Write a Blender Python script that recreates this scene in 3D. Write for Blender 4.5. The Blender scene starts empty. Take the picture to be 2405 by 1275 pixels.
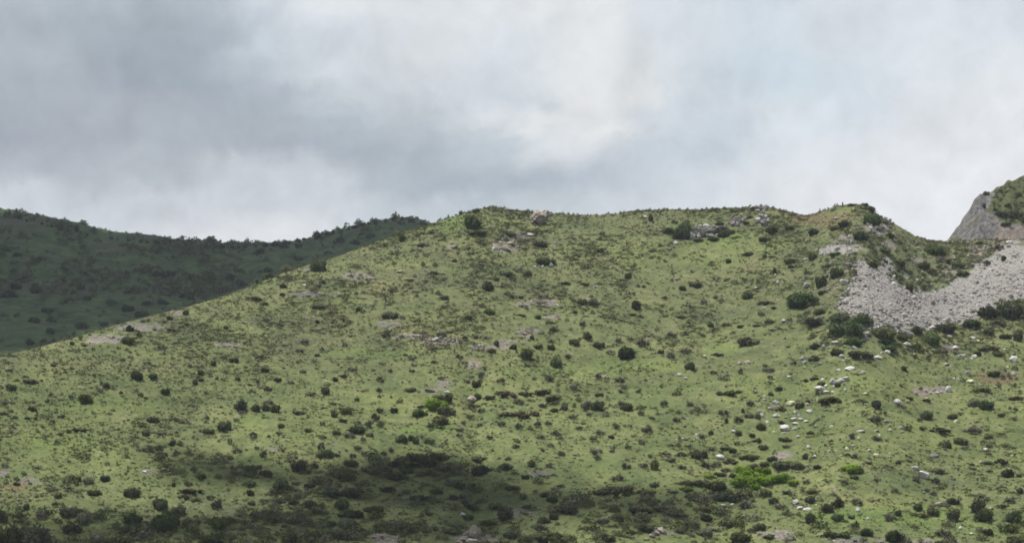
import bpy, math, random
import numpy as np

random.seed(7)
scene = bpy.context.scene
col = scene.collection

# ------------------------------------------------------------------ camera, sky, sun, exposure
W, HP = 2405, 1275                       # pixels of the photograph, used to survey directions
FPX = 4823.0                             # focal length in those pixels
HY = 1340.0                              # row of the horizon (below the lower edge)
CX = W / 2.0
CAMZ = 1.7
SUN_DIR = np.array([-0.30, 0.02, 0.95]); SUN_DIR /= np.linalg.norm(SUN_DIR)
SUN_EL = math.asin(SUN_DIR[2]); SUN_AZ = math.atan2(SUN_DIR[0], SUN_DIR[1])

cd = bpy.data.cameras.new('camera')
cam = bpy.data.objects.new('camera', cd); col.objects.link(cam)
cam.location = (0, 0, CAMZ); cam.rotation_euler = (math.pi / 2, 0, 0)
cd.sensor_width = 36.0; cd.lens = 36.0 * FPX / W
cd.shift_y = (HY - HP / 2.0) / W
cd.clip_start = 0.5; cd.clip_end = 20000
scene.camera = cam
scene.view_settings.view_transform = 'Standard'
try: scene.view_settings.look = 'None'
except Exception: pass
scene.view_settings.gamma = 1.0
scene.view_settings.use_curve_mapping = False
EXPO = 1.0
scene.view_settings.exposure = EXPO
scene.cycles.max_bounces = 6
scene.cycles.volume_bounces = 0
scene.cycles.use_denoising = True
try: scene.cycles.filter_width = 1.7
except Exception: pass

def lin(v):
    v = v / 255.0
    return v / 12.92 if v <= 0.04045 else ((v + 0.055) / 1.055) ** 2.4
def srgb(r, g, b, k=1.0):
    return (lin(r) * k, lin(g) * k, lin(b) * k, 1.0)

class NT:
    """small helper to write node trees"""
    def __init__(s, tree): s.t = tree
    def n(s, typ, **kw):
        nd = s.t.nodes.new(typ)
        for k, v in kw.items():
            if k == 'i':
                for kk, vv in v.items(): nd.inputs[kk].default_value = vv
            else: setattr(nd, k, v)
        return nd
    def l(s, a, b): s.t.links.new(a, b)
    def math(s, op, a, b=None, clamp=False):
        nd = s.t.nodes.new('ShaderNodeMath'); nd.operation = op; nd.use_clamp = clamp
        for q, v in ((0, a), (1, b)):
            if v is None: continue
            if isinstance(v, (int, float)): nd.inputs[q].default_value = v
            else: s.l(v, nd.inputs[q])
        return nd.outputs[0]
    def mix(s, f, a, b, mode='MIX'):
        nd = s.t.nodes.new('ShaderNodeMix'); nd.data_type = 'RGBA'; nd.blend_type = mode
        for q, v in ((0, f), (6, a), (7, b)):
            if isinstance(v, (int, float)): nd.inputs[q].default_value = v
            elif isinstance(v, tuple): nd.inputs[q].default_value = v
            else: s.l(v, nd.inputs[q])
        return nd.outputs[2]
    def noise(s, vec, scale, detail=4, rough=0.55, dist=0.0):
        nd = s.n('ShaderNodeTexNoise', i={'Scale': scale, 'Detail': detail, 'Roughness': rough, 'Distortion': dist})
        if vec is not None: s.l(vec, nd.inputs['Vector'])
        return nd
    def ramp(s, fac, stops, interp='LINEAR'):
        nd = s.t.nodes.new('ShaderNodeValToRGB'); cr = nd.color_ramp; cr.interpolation = interp
        while len(cr.elements) > 1: cr.elements.remove(cr.elements[-1])
        first = True
        for p, c in stops:
            if first: e = cr.elements[0]; e.position = p; first = False
            else: e = cr.elements.new(p)
            e.color = c if len(c) == 4 else (*c, 1)
        s.l(fac, nd.inputs['Fac'])
        return nd.outputs['Color']
    def smooth(s, v, a, b):
        nd = s.n('ShaderNodeMapRange', interpolation_type='SMOOTHSTEP')
        nd.inputs['From Min'].default_value = a; nd.inputs['From Max'].default_value = b
        s.l(v, nd.inputs['Value']); return nd.outputs['Result']

def build_world():
    w = bpy.data.worlds.new('World'); scene.world = w; w.use_nodes = True
    t = w.node_tree; t.nodes.clear(); N = NT(t)
    out = N.n('ShaderNodeOutputWorld'); bg = N.n('ShaderNodeBackground')
    N.l(bg.outputs[0], out.inputs['Surface'])
    sky = N.n('ShaderNodeTexSky', sky_type='NISHITA'); sky.sun_disc = False
    sky.sun_elevation = SUN_EL; sky.sun_rotation = SUN_AZ
    sky.air_density = 1.0; sky.dust_density = 1.5
    tc = N.n('ShaderNodeTexCoord'); sx = N.n('ShaderNodeSeparateXYZ'); N.l(tc.outputs['Generated'], sx.inputs[0])
    az = N.math('ARCTAN2', sx.outputs['X'], sx.outputs['Y'])
    el = N.math('ARCSINE', sx.outputs['Z'])
    # clouds: warped by noise so that their outlines curl
    wn = N.noise(tc.outputs['Generated'], 14, 5, 0.6)
    ws = N.n('ShaderNodeSeparateColor'); N.l(wn.outputs['Color'], ws.inputs[0])
    wn2 = N.noise(tc.outputs['Generated'], 46, 7, 0.66)
    ws2 = N.n('ShaderNodeSeparateColor'); N.l(wn2.outputs['Color'], ws2.inputs[0])
    def warp(v, o, o2, amt, amt2):
        a = N.math('ADD', v, N.math('MULTIPLY', N.math('SUBTRACT', o, 0.5), amt))
        return N.math('ADD', a, N.math('MULTIPLY', N.math('SUBTRACT', o2, 0.5), amt2))
    azw = warp(az, ws.outputs[0], ws2.outputs[0], 0.026, 0.026)
    elw = warp(el, ws.outputs[1], ws2.outputs[1], 0.024, 0.024)
    A0 = math.radians(18.0)
    SH = 0.45
    azl = N.math('SUBTRACT', azw, N.math('MULTIPLY', N.math('SUBTRACT', elw, 0.17), SH))
    u = N.math('DIVIDE', N.math('ADD', azl, A0), 2 * A0, clamp=True)
    rows = [
     (0,   [(0,178,187,196),(200,175,186,195),(400,170,182,190),(480,172,183,191),(590,200,210,218),(760,222,227,231),(1000,219,224,228),(1200,223,227,230),(1400,228,230,231),(1560,214,222,229),(1800,206,217,226),(2000,212,219,227),(2200,215,220,227),(2400,207,218,228)]),
     (90,  [(0,168,177,187),(200,165,176,185),(400,161,172,182),(520,166,177,187),(620,196,206,214),(760,203,211,219),(900,212,218,224),(1050,220,224,228),(1200,214,221,227),(1400,226,229,230),(1600,212,220,228),(1780,203,215,224),(2000,213,220,227),(2200,214,220,226),(2400,211,219,228)]),
     (180, [(0,172,180,189),(130,174,183,191),(300,156,167,178),(440,155,167,178),(600,176,187,196),(780,208,216,222),(1000,211,217,222),(1200,206,214,221),(1370,229,231,231),(1500,223,227,229),(1620,204,214,222),(1740,198,212,222),(1850,203,219,229),(2000,210,221,229),(2200,218,225,230),(2400,221,227,232)]),
     (225, [(0,168,176,186),(200,168,176,186),(330,157,168,179),(480,158,169,180),(640,170,180,190),(800,198,206,214),(1000,202,210,217),(1180,208,215,222),(1290,206,214,221),(1345,231,232,232),(1430,229,231,232),(1520,226,229,230),(1620,203,213,221),(1760,199,211,221),(1840,208,221,230),(2050,211,221,229),(2200,222,227,232),(2400,225,229,233)]),
     (270, [(0,164,172,182),(200,170,178,188),(400,165,173,184),(600,165,176,185),(800,184,194,202),(1000,190,199,207),(1200,216,221,225),(1260,226,229,230),(1400,225,228,230),(1500,212,218,224),(1600,200,210,219),(1780,205,214,222),(1880,215,223,230),(2000,210,220,230),(2200,223,227,232),(2400,227,229,234)]),
     (310, [(0,162,170,181),(200,168,176,186),(400,170,178,188),(600,165,174,184),(800,172,183,192),(1000,180,190,199),(1170,194,203,210),(1225,227,229,230),(1290,214,219,223),(1350,227,229,230),(1440,229,231,232),(1520,204,212,219),(1620,196,207,216),(1760,198,209,218),(1860,216,224,231),(2050,214,222,230),(2150,224,228,232),(2400,227,230,234)]),
     (350, [(0,160,168,180),(200,165,172,182),(400,171,179,189),(600,165,173,183),(800,165,176,186),(1000,170,181,190),(1160,184,195,203),(1300,216,221,225),(1400,216,221,225),(1500,194,205,214),(1700,194,205,215),(1800,208,216,223),(1900,220,226,232),(2200,226,229,233),(2400,229,231,235)]),
     (430, [(0,176,183,193),(200,180,187,196),(380,182,190,198),(560,196,202,209),(760,197,203,211),(880,178,188,197),(1050,163,176,187),(1200,170,182,193),(1350,180,191,202),(1500,194,203,213),(1700,208,215,223),(1800,222,226,231),(2000,226,229,233),(2400,229,231,235)]),
     (490, [(0,202,207,214),(200,198,204,212),(400,202,207,214),(600,205,210,217),(760,203,209,215),(900,192,200,208),(1050,190,199,207),(1250,190,200,208),(1500,205,212,220),(1700,214,220,226),(1900,226,229,233),(2400,230,232,236)]),
     (560, [(0,210,215,221),(300,208,213,220),(500,220,223,228),(640,224,227,230),(800,214,219,225),(1100,205,211,218),(1500,214,219,225),(1800,224,227,232),(2100,231,233,236),(2400,231,233,236)]),
    ]
    K = 0.5
    prev = None
    for (py, stops) in reversed(rows):
        st = []
        for (px, r, g, b) in stops:
            a = math.atan((px - CX) / FPX) - SH * (math.atan((HY - py) / FPX) - 0.17)
            m_ = (r + g + b) / 3.0; q_ = 0.84
            st.append(((a + A0) / (2 * A0), srgb(m_ + (r - m_) * q_, m_ + (g - m_) * q_, m_ + (b - m_) * q_, K)))
        c = N.ramp(u, st, 'EASE')
        e = math.atan((HY - py) / FPX)
        if prev is None: prev = c
        else: prev = N.mix(N.smooth(elw, pe, e), prev, c)
        pe = e
    # cloud texture over the broad masses
    d1 = N.noise(tc.outputs['Generated'], 22, 7, 0.58, 0.6)
    d2 = N.noise(tc.outputs['Generated'], 48, 9, 0.66, 1.4)
    m = N.math('ADD', N.math('MULTIPLY', N.math('SUBTRACT', d1.outputs[0], 0.5), 0.26),
               N.math('MULTIPLY', N.math('SUBTRACT', d2.outputs[0], 0.5), 0.17))
    d3 = N.noise(tc.outputs['Generated'], 26, 6, 0.55, 0.3)
    bil = N.math('ABSOLUTE', N.math('SUBTRACT', d3.outputs[0], 0.5))          # billowing edges
    m = N.math('ADD', m, N.math('MULTIPLY', N.math('SUBTRACT', 0.085, bil), 0.55))
    mul = N.math('ADD', m, 1.0)
    mc = N.n('ShaderNodeCombineColor')
    for q in range(3): N.l(mul, mc.inputs[q])
    cloud = N.mix(1.0, prev, mc.outputs[0], 'MULTIPLY')
    # the rest of the sky dome: broken overcast
    g = N.noise(tc.outputs['Generated'], 3.0, 6, 0.6)
    far = N.ramp(g.outputs[0], [(0.35, srgb(150, 163, 178, K)), (0.55, srgb(196, 204, 213, K)), (0.7, srgb(226, 228, 231, K))])
    hide = N.math('MAXIMUM', N.smooth(N.math('ABSOLUTE', az), 0.27, 0.5), N.smooth(el, 0.30, 0.50))
    clouds = N.mix(hide, cloud, far)
    skyc = N.mix(1.0, sky.outputs[0], (0.07, 0.07, 0.07, 1), 'MULTIPLY')
    res = N.mix(0.965, skyc, clouds)
    N.l(res, bg.inputs['Color']); bg.inputs['Strength'].default_value = 1.0
build_world()

sl = bpy.data.lights.new('sun', 'SUN'); sl.energy = 3.7; sl.angle = math.radians(0.5); sl.color = (1.0, 0.96, 0.89)
so = bpy.data.objects.new('sun', sl); col.objects.link(so)
from mathutils import Vector
so.rotation_euler = Vector(SUN_DIR).to_track_quat('Z', 'Y').to_euler()
so.location = tuple(SUN_DIR * 900)

# ------------------------------------------------------------------ numpy helpers
def hash2(ix, iy, seed):
    h = (ix.astype(np.int64) * 374761393 + iy.astype(np.int64) * 668265263 + seed * 974634777) & 0xFFFFFFFF
    h = ((h ^ (h >> 13)) * 1274126177) & 0xFFFFFFFF
    h = h ^ (h >> 16)
    return (h & 0xFFFFFF) / float(0xFFFFFF)
def vnoise(x, y, seed=0):
    x = np.asarray(x, float); y = np.asarray(y, float)
    ix = np.floor(x); iy = np.floor(y); fx = x - ix; fy = y - iy
    fx = fx * fx * (3 - 2 * fx); fy = fy * fy * (3 - 2 * fy)
    a = hash2(ix, iy, seed); b = hash2(ix + 1, iy, seed); c = hash2(ix, iy + 1, seed); d = hash2(ix + 1, iy + 1, seed)
    return (a * (1 - fx) + b * fx) * (1 - fy) + (c * (1 - fx) + d * fx) * fy
def fbm(x, y, oct=4, seed=0, gain=0.5):
    s = 0; a = 1; t = 0
    for o in range(oct):
        s = s + a * vnoise(x * 2 ** o, y * 2 ** o, seed + 31 * o); t += a; a *= gain
    return s / t * 2 - 1
def sstep(x, a, b):
    t = np.clip((x - a) / (b - a), 0, 1); return t * t * (3 - 2 * t)
def curve(pts):
    p = np.array(pts, float)
    return lambda x: np.interp(x, p[:, 0], p[:, 1])
def inpoly(px, py, poly):
    ins = np.zeros(np.shape(px), bool); n = len(poly); j = n - 1
    for i in range(n):
        xi, yi = poly[i]; xj, yj = poly[j]
        c = ((yi > py) != (yj > py)) & (px < (xj - xi) * (py - yi) / (yj - yi + 1e-12) + xi)
        ins ^= c; j = i
    return ins
def mesh_from(name, verts, faces_flat, nper, mat=None, smooth=True, attrs=None):
    """faces_flat: (nf, nper) index array, or a list of such arrays"""
    me = bpy.data.meshes.new(name)
    fl = faces_flat if isinstance(faces_flat, list) else [faces_flat]
    nl = sum(f.size for f in fl); nf = sum(len(f) for f in fl)
    me.vertices.add(len(verts)); me.vertices.foreach_set('co', np.asarray(verts, np.float32).ravel())
    me.loops.add(nl); me.loops.foreach_set('vertex_index', np.concatenate([f.ravel() for f in fl]).astype(np.int32))
    me.polygons.add(nf)
    tot = np.concatenate([np.full(len(f), f.shape[1], np.int32) for f in fl])
    st = np.concatenate([[0], np.cumsum(tot)[:-1]]).astype(np.int32)
    me.polygons.foreach_set('loop_start', st); me.polygons.foreach_set('loop_total', tot)
    me.polygons.foreach_set('use_smooth', np.full(nf, smooth, bool))
    me.update(calc_edges=True)
    for k, v in (attrs or {}).items():
        a = me.attributes.new(k, 'FLOAT', 'POINT'); a.data.foreach_set('value', np.asarray(v, np.float32).ravel())
    if mat: me.materials.append(mat)
    return me
def link(name, me, parent=None):
    o = bpy.data.objects.new(name, me); col.objects.link(o)
    if parent is not None: o.parent = parent
    return o
def tag(o, label=None, cat=None, group=None, kind=None):
    if label: o['label'] = label
    if cat: o['category'] = cat
    if group: o['group'] = group
    if kind: o['kind'] = kind
    return o

# ------------------------------------------------------------------ terrain: three hills as height fields
# ridge line of each hill (survey direction of the skyline), its distance, and a slope profile
ridgeA = curve([(-1500,1230),(-900,1090),(-300,915),(0,840),(100,817),(170,797),(300,756),(430,724),(530,692),(610,660),(680,633),(760,608),(850,577),(940,547),(1020,524),(1070,507),(1120,493),(1150,489),(1190,494),(1240,500),(1300,501),(1360,506),(1420,505),(1480,496),(1560,491),(1640,491),(1720,487),(1780,484),(1830,491),(1865,502),(1890,510),(1920,503),(1960,488),(2000,480),(2040,487),(2062,508),(2090,522),(2110,533),(2150,557),(2185,567),(2225,568),(2300,564),(2405,564),(2500,570),(2800,600),(3400,660),(3900,760)])
depthA = curve([(-1500,255),(-300,315),(0,335),(500,385),(1000,440),(1200,455),(1700,465),(1900,450),(2000,432),(2100,436),(2200,450),(2800,450),(3900,420)])
_t = np.arange(-1500, 3900, 10.0)
def smoothed(f, half):
    k = np.hanning(2 * half + 1); k /= k.sum(); v = np.pad(f(_t), half, mode='edge')
    s = np.convolve(v, k, 'valid'); return lambda x: np.interp(x, _t, s)
ridgeS = smoothed(ridgeA, 24); depthA = smoothed(depthA, 14)
D0A, RBA = 265.0, 1318.0
def heightA(px, D):
    px = np.asarray(px, float); D = np.asarray(D, float)
    DR = depthA(px); rR = ridgeA(px)
    u = (D - D0A) / (DR - D0A)
    uc = np.clip(u, 0, 1)
    h = 1 - (1 - uc) ** 1.32
    rS = ridgeS(px); row = RBA + (rS - RBA) * h + (rR - rS) * h ** 5
    Z = CAMZ + D * (HY - row) / FPX
    # foot of the slope runs out to the flat
    zf = CAMZ + D0A * (HY - RBA) / FPX
    Z = np.where(u < 0, zf - (D0A - D) * 0.10 , Z)
    zr = CAMZ + DR * (HY - rR) / FPX
    b = np.clip(D - DR, 0, None)
    Z = np.where(u > 1, zr + b * (HY - rR) / FPX * 0.55 - b * b / (b + 14) * 0.62, Z)
    X = (px - CX) * D / FPX; Y = D
    tap = 1 - 0.62 * sstep(uc, 0.8, 1.0)
    n = 1.25 * fbm(X / 34, Y / 34, 3, 3) + 0.55 * fbm(X / 9, Y / 9, 3, 11) + 0.20 * fbm(X / 2.6, Y / 2.6, 3, 23)
    # the gully that runs down the middle of the slope and a hollow beside it
    gx = 1100 + 18 * np.sin(D / 22.0)
    g = np.exp(-((px - gx) / 26.0) ** 2) * sstep(D, 270, 300) * (1 - sstep(D, 330, 360))
    g2 = np.exp(-((px - 1690) / 70.0) ** 2) * (1 - sstep(D, 285, 330))
    Z = Z + tap * n - 0.9 * g - 0.8 * g2
    return np.maximum(Z, -6)
ridgeB = curve([(-1800,330),(-900,370),(-300,425),(0,505),(40,514),(100,527),(180,543),(230,556),(320,565),(450,574),(560,579),(650,575),(720,566),(800,543),(860,528),(930,519),(970,521),(1010,533),(1100,560),(1300,625),(1600,700),(1900,760)])
D0B, DRB, RBB = 520.0, 830.0, 900.0
def heightB(px, D):
    px = np.asarray(px, float); D = np.asarray(D, float)
    rR = ridgeB(px); u = (D - D0B) / (DRB - D0B); uc = np.clip(u, 0, 1)
    row = RBB + (rR - RBB) * (1 - (1 - uc) ** 1.3)
    Z = CAMZ + D * (HY - row) / FPX
    Z = np.where(u < 0, CAMZ + D0B * (HY - RBB) / FPX - (D0B - D) * 0.42, Z)
    zr = CAMZ + DRB * (HY - rR) / FPX; b = np.clip(D - DRB, 0, None)
    Z = np.where(u > 1, zr + b * 0.05 - b * b / (b + 30) * 0.6, Z)
    X = (px - CX) * D / FPX
    tap = 1 - 0.6 * sstep(uc, 0.8, 1)
    n = 8.5 * fbm(X / 60 + 3, D / 110, 3, 41) + 2.2 * fbm(X / 18, D / 22, 3, 47) + 0.5 * fbm(X / 5, D / 5, 2, 53)
    return np.maximum(Z + tap * n, -6)
ridgeC = curve([(2120,700),(2160,650),(2200,592),(2222,566),(2240,548),(2254,530),(2262,512),(2277,492),(2288,468),(2302,456),(2316,459),(2332,453),(2340,441),(2356,435),(2368,423),(2390,420),(2405,412),(2450,400),(2500,382),(2650,360),(2850,390),(3100,480),(3500,640)])
D0C = 490.0
depthC = curve([(2120,505),(2222,520),(2300,528),(2405,545),(2650,570),(3500,570)])
def heightC(px, D):
    px = np.asarray(px, float); D = np.asarray(D, float)
    rR = ridgeC(px); DR = depthC(px); u = (D - D0C) / (DR - D0C); uc = np.clip(u, 0, 1)
    rb = np.maximum(640.0, rR + 40)
    row = rb + (rR - rb) * (1 - (1 - uc) ** 1.25)
    Z = CAMZ + D * (HY - row) / FPX
    Z = np.where(u < 0, CAMZ + D0C * (HY - rb) / FPX - (D0C - D) * 0.5, Z)
    zr = CAMZ + DR * (HY - rR) / FPX; b = np.clip(D - DR, 0, None)
    Z = np.where(u > 1, zr + b * 0.1 - b * b / (b + 10) * 0.9, Z)
    X = (px - CX) * D / FPX
    tap = 1 - 0.6 * sstep(uc, 0.7, 1)
    a1 = X * 0.8 + D * 0.35; a2 = D * 0.8 - X * 0.5
    n = 2.4 * (0.45 - np.abs(fbm(a1 / 9, a2 / 16, 3, 61, 0.55)) * 1.8) + 1.2 * (0.4 - np.abs(fbm(a1 / 3.2, a2 / 7, 3, 67)) * 1.8) + 0.35 * fbm(X / 1.1, D / 1.3, 2, 69)
    return Z + tap * n
HILLS = {'A': (heightA, 200.0, 520.0), 'B': (heightB, 430.0, 900.0), 'C': (heightC, 480.0, 600.0)}
def at(px, py, hill='A', n=900):
    """the point of a hill seen in a given direction, and its distance"""
    f, d0, d1 = HILLS[hill]
    D = np.linspace(d0, d1, n); Z = f(np.full(n, px), D)
    row = HY - (Z - CAMZ) * FPX / D
    k = np.nonzero(row <= py)[0]
    i = k[0] if len(k) else int(np.argmin(row))
    return ((px - CX) * D[i] / FPX, D[i], Z[i])
def rows_of(px, D, Z): return HY - (Z - CAMZ) * FPX / D

# masks painted where soil, scree and grass change (each is a real patch of ground)
SOIL = [(2160,610,30,10),(2090,575,26,8),(2290,590,22,14),(2230,640,30,10),(2330,575,30,10),(2120,650,22,10),(1960,640,26,10),(1985,560,26,10),(250,795,55,12),(340,768,62,13),(425,737,40,7),(225,802,30,7),(540,808,38,9),(910,764,32,13),(1258,714,48,12),(1295,744,26,6),(1112,852,28,18),(1005,917,30,9),(1035,903,45,12),(1195,803,38,6),(1240,779,32,10),(1035,800,52,9),(955,788,42,8),(1150,816,60,8),(6,1108,28,13),(68,1128,32,11),(350,1107,32,7),(1275,1113,36,8),(1115,1262,52,16),(910,1266,48,16),(1835,1256,52,14),(1990,1270,85,11),(2120,1269,60,9),(1552,1251,36,10),(2190,917,55,12),(1228,1202,38,9),(1186,578,42,14),(1215,560,42,18),(845,650,50,9),(1060,578,22,6),(720,690,60,10),(1380,700,36,8),(1900,705,1,1),(2240,818,26,8),(1845,1070,36,10),(640,1052,20,7)]
DRY = [(1930,520,40,16,1.0),(1870,514,26,12,1.0),(1968,514,40,10,.8),(2345,884,46,20,.9),(2200,905,90,16,.5),(1740,650,90,26,.6),(700,800,160,30,.4),(900,660,200,40,.45),(1200,620,240,60,.5),(1350,560,260,40,.3),(500,1180,120,30,.5),(120,1150,150,40,.45),(180,860,200,26,.6),(1560,640,200,60,.45),(620,720,160,30,.4),(1100,740,260,50,.4),(60,1140,40,12,.8)]
LUSH = [(2120,1215,260,28,1.0),(1700,910,160,30,.7),(1480,860,160,22,.6),(590,985,60,9,.9),(1000,1010,70,12,.9),(230,950,160,26,.6),(1060,525,36,28,.9),(1600,600,180,40,.5),(1750,570,120,26,.7),(2000,900,160,30,.6),(860,830,120,14,.6),(330,885,100,10,.5),(2250,1235,160,30,.9),(1900,1000,160,30,.5),(1290,870,160,16,.5),(150,1040,160,30,.7),(1700,820,50,14,.9),(1560,950,60,20,.7),(1470,1190,120,20,.5)]
SCREE = [(1975,706),(1985,690),(2000,660),(2012,640),(1996,622),(2004,610),(2040,616),(2062,626),(2085,600),(2105,622),(2088,645),(2098,656),(2140,680),(2180,683),(2230,660),(2290,626),(2340,587),(2362,566),(2700,560),(2750,700),(2460,705),(2400,702),(2360,708),(2310,737),(2270,767),(2232,757),(2210,772),(2150,772),(2130,787),(2090,774),(2047,777),(2037,797),(2020,792),(2043,752),(2028,740),(2000,742),(1970,730)]
SCREE2 = [(1922,592),(1950,578),(2012,574),(2022,586),(1992,602),(1966,592),(1936,602)]
SCREE3 = [(2020,530),(2080,526),(2088,545),(2040,546)]
def blob(px, py, B, jit):
    m = np.zeros(np.shape(px))
    for b in B:
        d = np.sqrt(((px - b[0]) / b[2]) ** 2 + ((py - b[1]) / b[3]) ** 2)
        m = np.maximum(m, (1 - sstep(d + jit, 0.55, 1.25)) * (b[4] if len(b) > 4 else 1.0))
    return m

def grid(name, hf, pxs, Dof, mat, maskf):
    """Dof: (nrow, ncol) distances"""
    nr, nc = Dof.shape
    P = np.broadcast_to(pxs, (nr, nc))
    Z = hf(P, Dof)
    X = (P - CX) * Dof / FPX
    V = np.stack([X, Dof, Z], -1).reshape(-1, 3)
    i = np.arange(nr - 1)[:, None] * nc + np.arange(nc - 1)[None, :]
    F = np.stack([i, i + 1, i + nc + 1, i + nc], -1).reshape(-1, 4)
    at_ = maskf(P, rows_of(P, Dof, Z), X, Dof)
    me = mesh_from(name, V, F, 4, mat, True, at_)
    return link(name, me)

# ------------------------------------------------------------------ materials
def new_mat(name):
    m = bpy.data.materials.new(name); m.use_nodes = True
    t = m.node_tree; t.nodes.clear(); N = NT(t)
    out = N.n('ShaderNodeOutputMaterial')
    return m, N, out
def principled(N, out, colr, rough=0.9, bump=None, spec=0.15):
    b = N.n('ShaderNodeBsdfPrincipled')
    b.inputs['Roughness'].default_value = rough; b.inputs['Specular IOR Level'].default_value = spec
    if isinstance(colr, tuple): b.inputs['Base Color'].default_value = colr
    else: N.l(colr, b.inputs['Base Color'])
    if bump is not None:
        bp = N.n('ShaderNodeBump', i={'Strength': bump[1], 'Distance': bump[2]}); N.l(bump[0], bp.inputs['Height'])
        N.l(bp.outputs[0], b.inputs['Normal'])
    N.l(b.outputs[0], out.inputs['Surface'])
    return b
def attr(N, name):
    a = N.n('ShaderNodeAttribute', attribute_name=name); return a.outputs['Fac']

def mat_hill():
    m, N, out = new_mat('hill_grass')
    g = N.n('ShaderNodeNewGeometry'); P = g.outputs['Position']
    n1 = N.noise(P, 0.045, 5, 0.6).outputs[0]
    n2 = N.noise(P, 0.33, 5, 0.65).outputs[0]
    n3 = N.noise(P, 1.7, 4, 0.7).outputs[0]
    n4 = N.noise(P, 0.11, 4, 0.6).outputs[0]
    grass = N.ramp(n2, [(0.30, (0.072, 0.084, 0.033)), (0.45, (0.100, 0.115, 0.042)), (0.58, (0.126, 0.138, 0.052)), (0.72, (0.158, 0.155, 0.074))])
    olive = N.ramp(n3, [(0.3, (0.056, 0.063, 0.028)), (0.5, (0.084, 0.088, 0.040)), (0.7, (0.130, 0.124, 0.068))])
    lushc = N.ramp(n3, [(0.3, (0.086, 0.115, 0.034)), (0.6, (0.118, 0.152, 0.042)), (0.8, (0.155, 0.175, 0.066))])
    dryf = N.math('ADD', attr(N, 'dry'), N.math('MULTIPLY', N.smooth(n1, 0.46, 0.62), 0.55), clamp=True)
    c = N.mix(N.math('MULTIPLY', dryf, N.smooth(n4, 0.30, 0.62)), grass, olive)
    c = N.mix(N.math('MULTIPLY', attr(N, 'lush'), N.smooth(n4, 0.25, 0.55)), c, lushc)
    soilc = N.ramp(n3, [(0.3, (0.100, 0.086, 0.068)), (0.5, (0.160, 0.136, 0.108)), (0.7, (0.24, 0.212, 0.175))])
    ochre = N.ramp(n3, [(0.3, (0.085, 0.068, 0.035)), (0.7, (0.165, 0.125, 0.060))])
    c = N.mix(N.math('MULTIPLY', attr(N, 'ochre'), 0.85), c, ochre)
    sf = N.smooth(N.math('ADD', attr(N, 'soil'), N.math('MULTIPLY', N.math('SUBTRACT', n2, 0.5), 2.3)), 0.25, 0.95)
    # little bare spots all over the slope
    spots = N.math('MULTIPLY', N.smooth(N.noise(P, 0.55, 3, 0.6).outputs[0], 0.63, 0.71), N.smooth(n1, 0.42, 0.6))
    c = N.mix(N.math('MULTIPLY', spots, 0.7), c, soilc)
    c = N.mix(sf, c, soilc)
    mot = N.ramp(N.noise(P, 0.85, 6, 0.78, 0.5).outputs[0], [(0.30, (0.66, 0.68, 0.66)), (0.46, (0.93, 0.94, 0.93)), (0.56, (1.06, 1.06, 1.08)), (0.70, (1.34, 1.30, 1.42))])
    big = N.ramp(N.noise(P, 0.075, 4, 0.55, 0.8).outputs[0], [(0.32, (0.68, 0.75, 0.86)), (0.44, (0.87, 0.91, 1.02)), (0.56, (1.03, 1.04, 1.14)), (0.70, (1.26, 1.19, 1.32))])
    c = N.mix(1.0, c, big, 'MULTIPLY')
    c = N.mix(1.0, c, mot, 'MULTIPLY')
    sv = N.n('ShaderNodeTexVoronoi', i={'Scale': 2.2}); N.l(P, sv.inputs['Vector'])
    scr = N.ramp(N.noise(P, 0.35, 5, 0.7).outputs[0], [(0.3, (0.135, 0.129, 0.125)), (0.48, (0.182, 0.173, 0.167)), (0.60, (0.192, 0.170, 0.140)), (0.75, (0.222, 0.217, 0.210))])
    scr = N.mix(N.math('MULTIPLY', N.smooth(sv.outputs['Distance'], 0.0, 0.35), 0.35), scr, (0.26, 0.25, 0.243, 1))
    c = N.mix(attr(N, 'scree'), c, scr)
    h = N.math('ADD', N.math('MULTIPLY', n3, 0.6), N.noise(P, 5.0, 3, 0.7).outputs[0])
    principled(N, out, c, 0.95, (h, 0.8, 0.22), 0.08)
    return m
def mat_far():
    m, N, out = new_mat('far_hill_scrub')
    P = N.n('ShaderNodeNewGeometry').outputs['Position']
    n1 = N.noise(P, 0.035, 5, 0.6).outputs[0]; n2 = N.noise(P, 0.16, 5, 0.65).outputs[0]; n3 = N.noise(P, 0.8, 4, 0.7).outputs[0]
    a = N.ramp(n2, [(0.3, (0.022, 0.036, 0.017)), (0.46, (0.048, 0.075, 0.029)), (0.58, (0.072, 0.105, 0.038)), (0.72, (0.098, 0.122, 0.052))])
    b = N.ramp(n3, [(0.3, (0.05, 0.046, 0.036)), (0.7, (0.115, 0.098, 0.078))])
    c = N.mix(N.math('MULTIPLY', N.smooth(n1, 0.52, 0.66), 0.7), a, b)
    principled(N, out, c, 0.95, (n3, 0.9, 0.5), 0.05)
    return m
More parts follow.
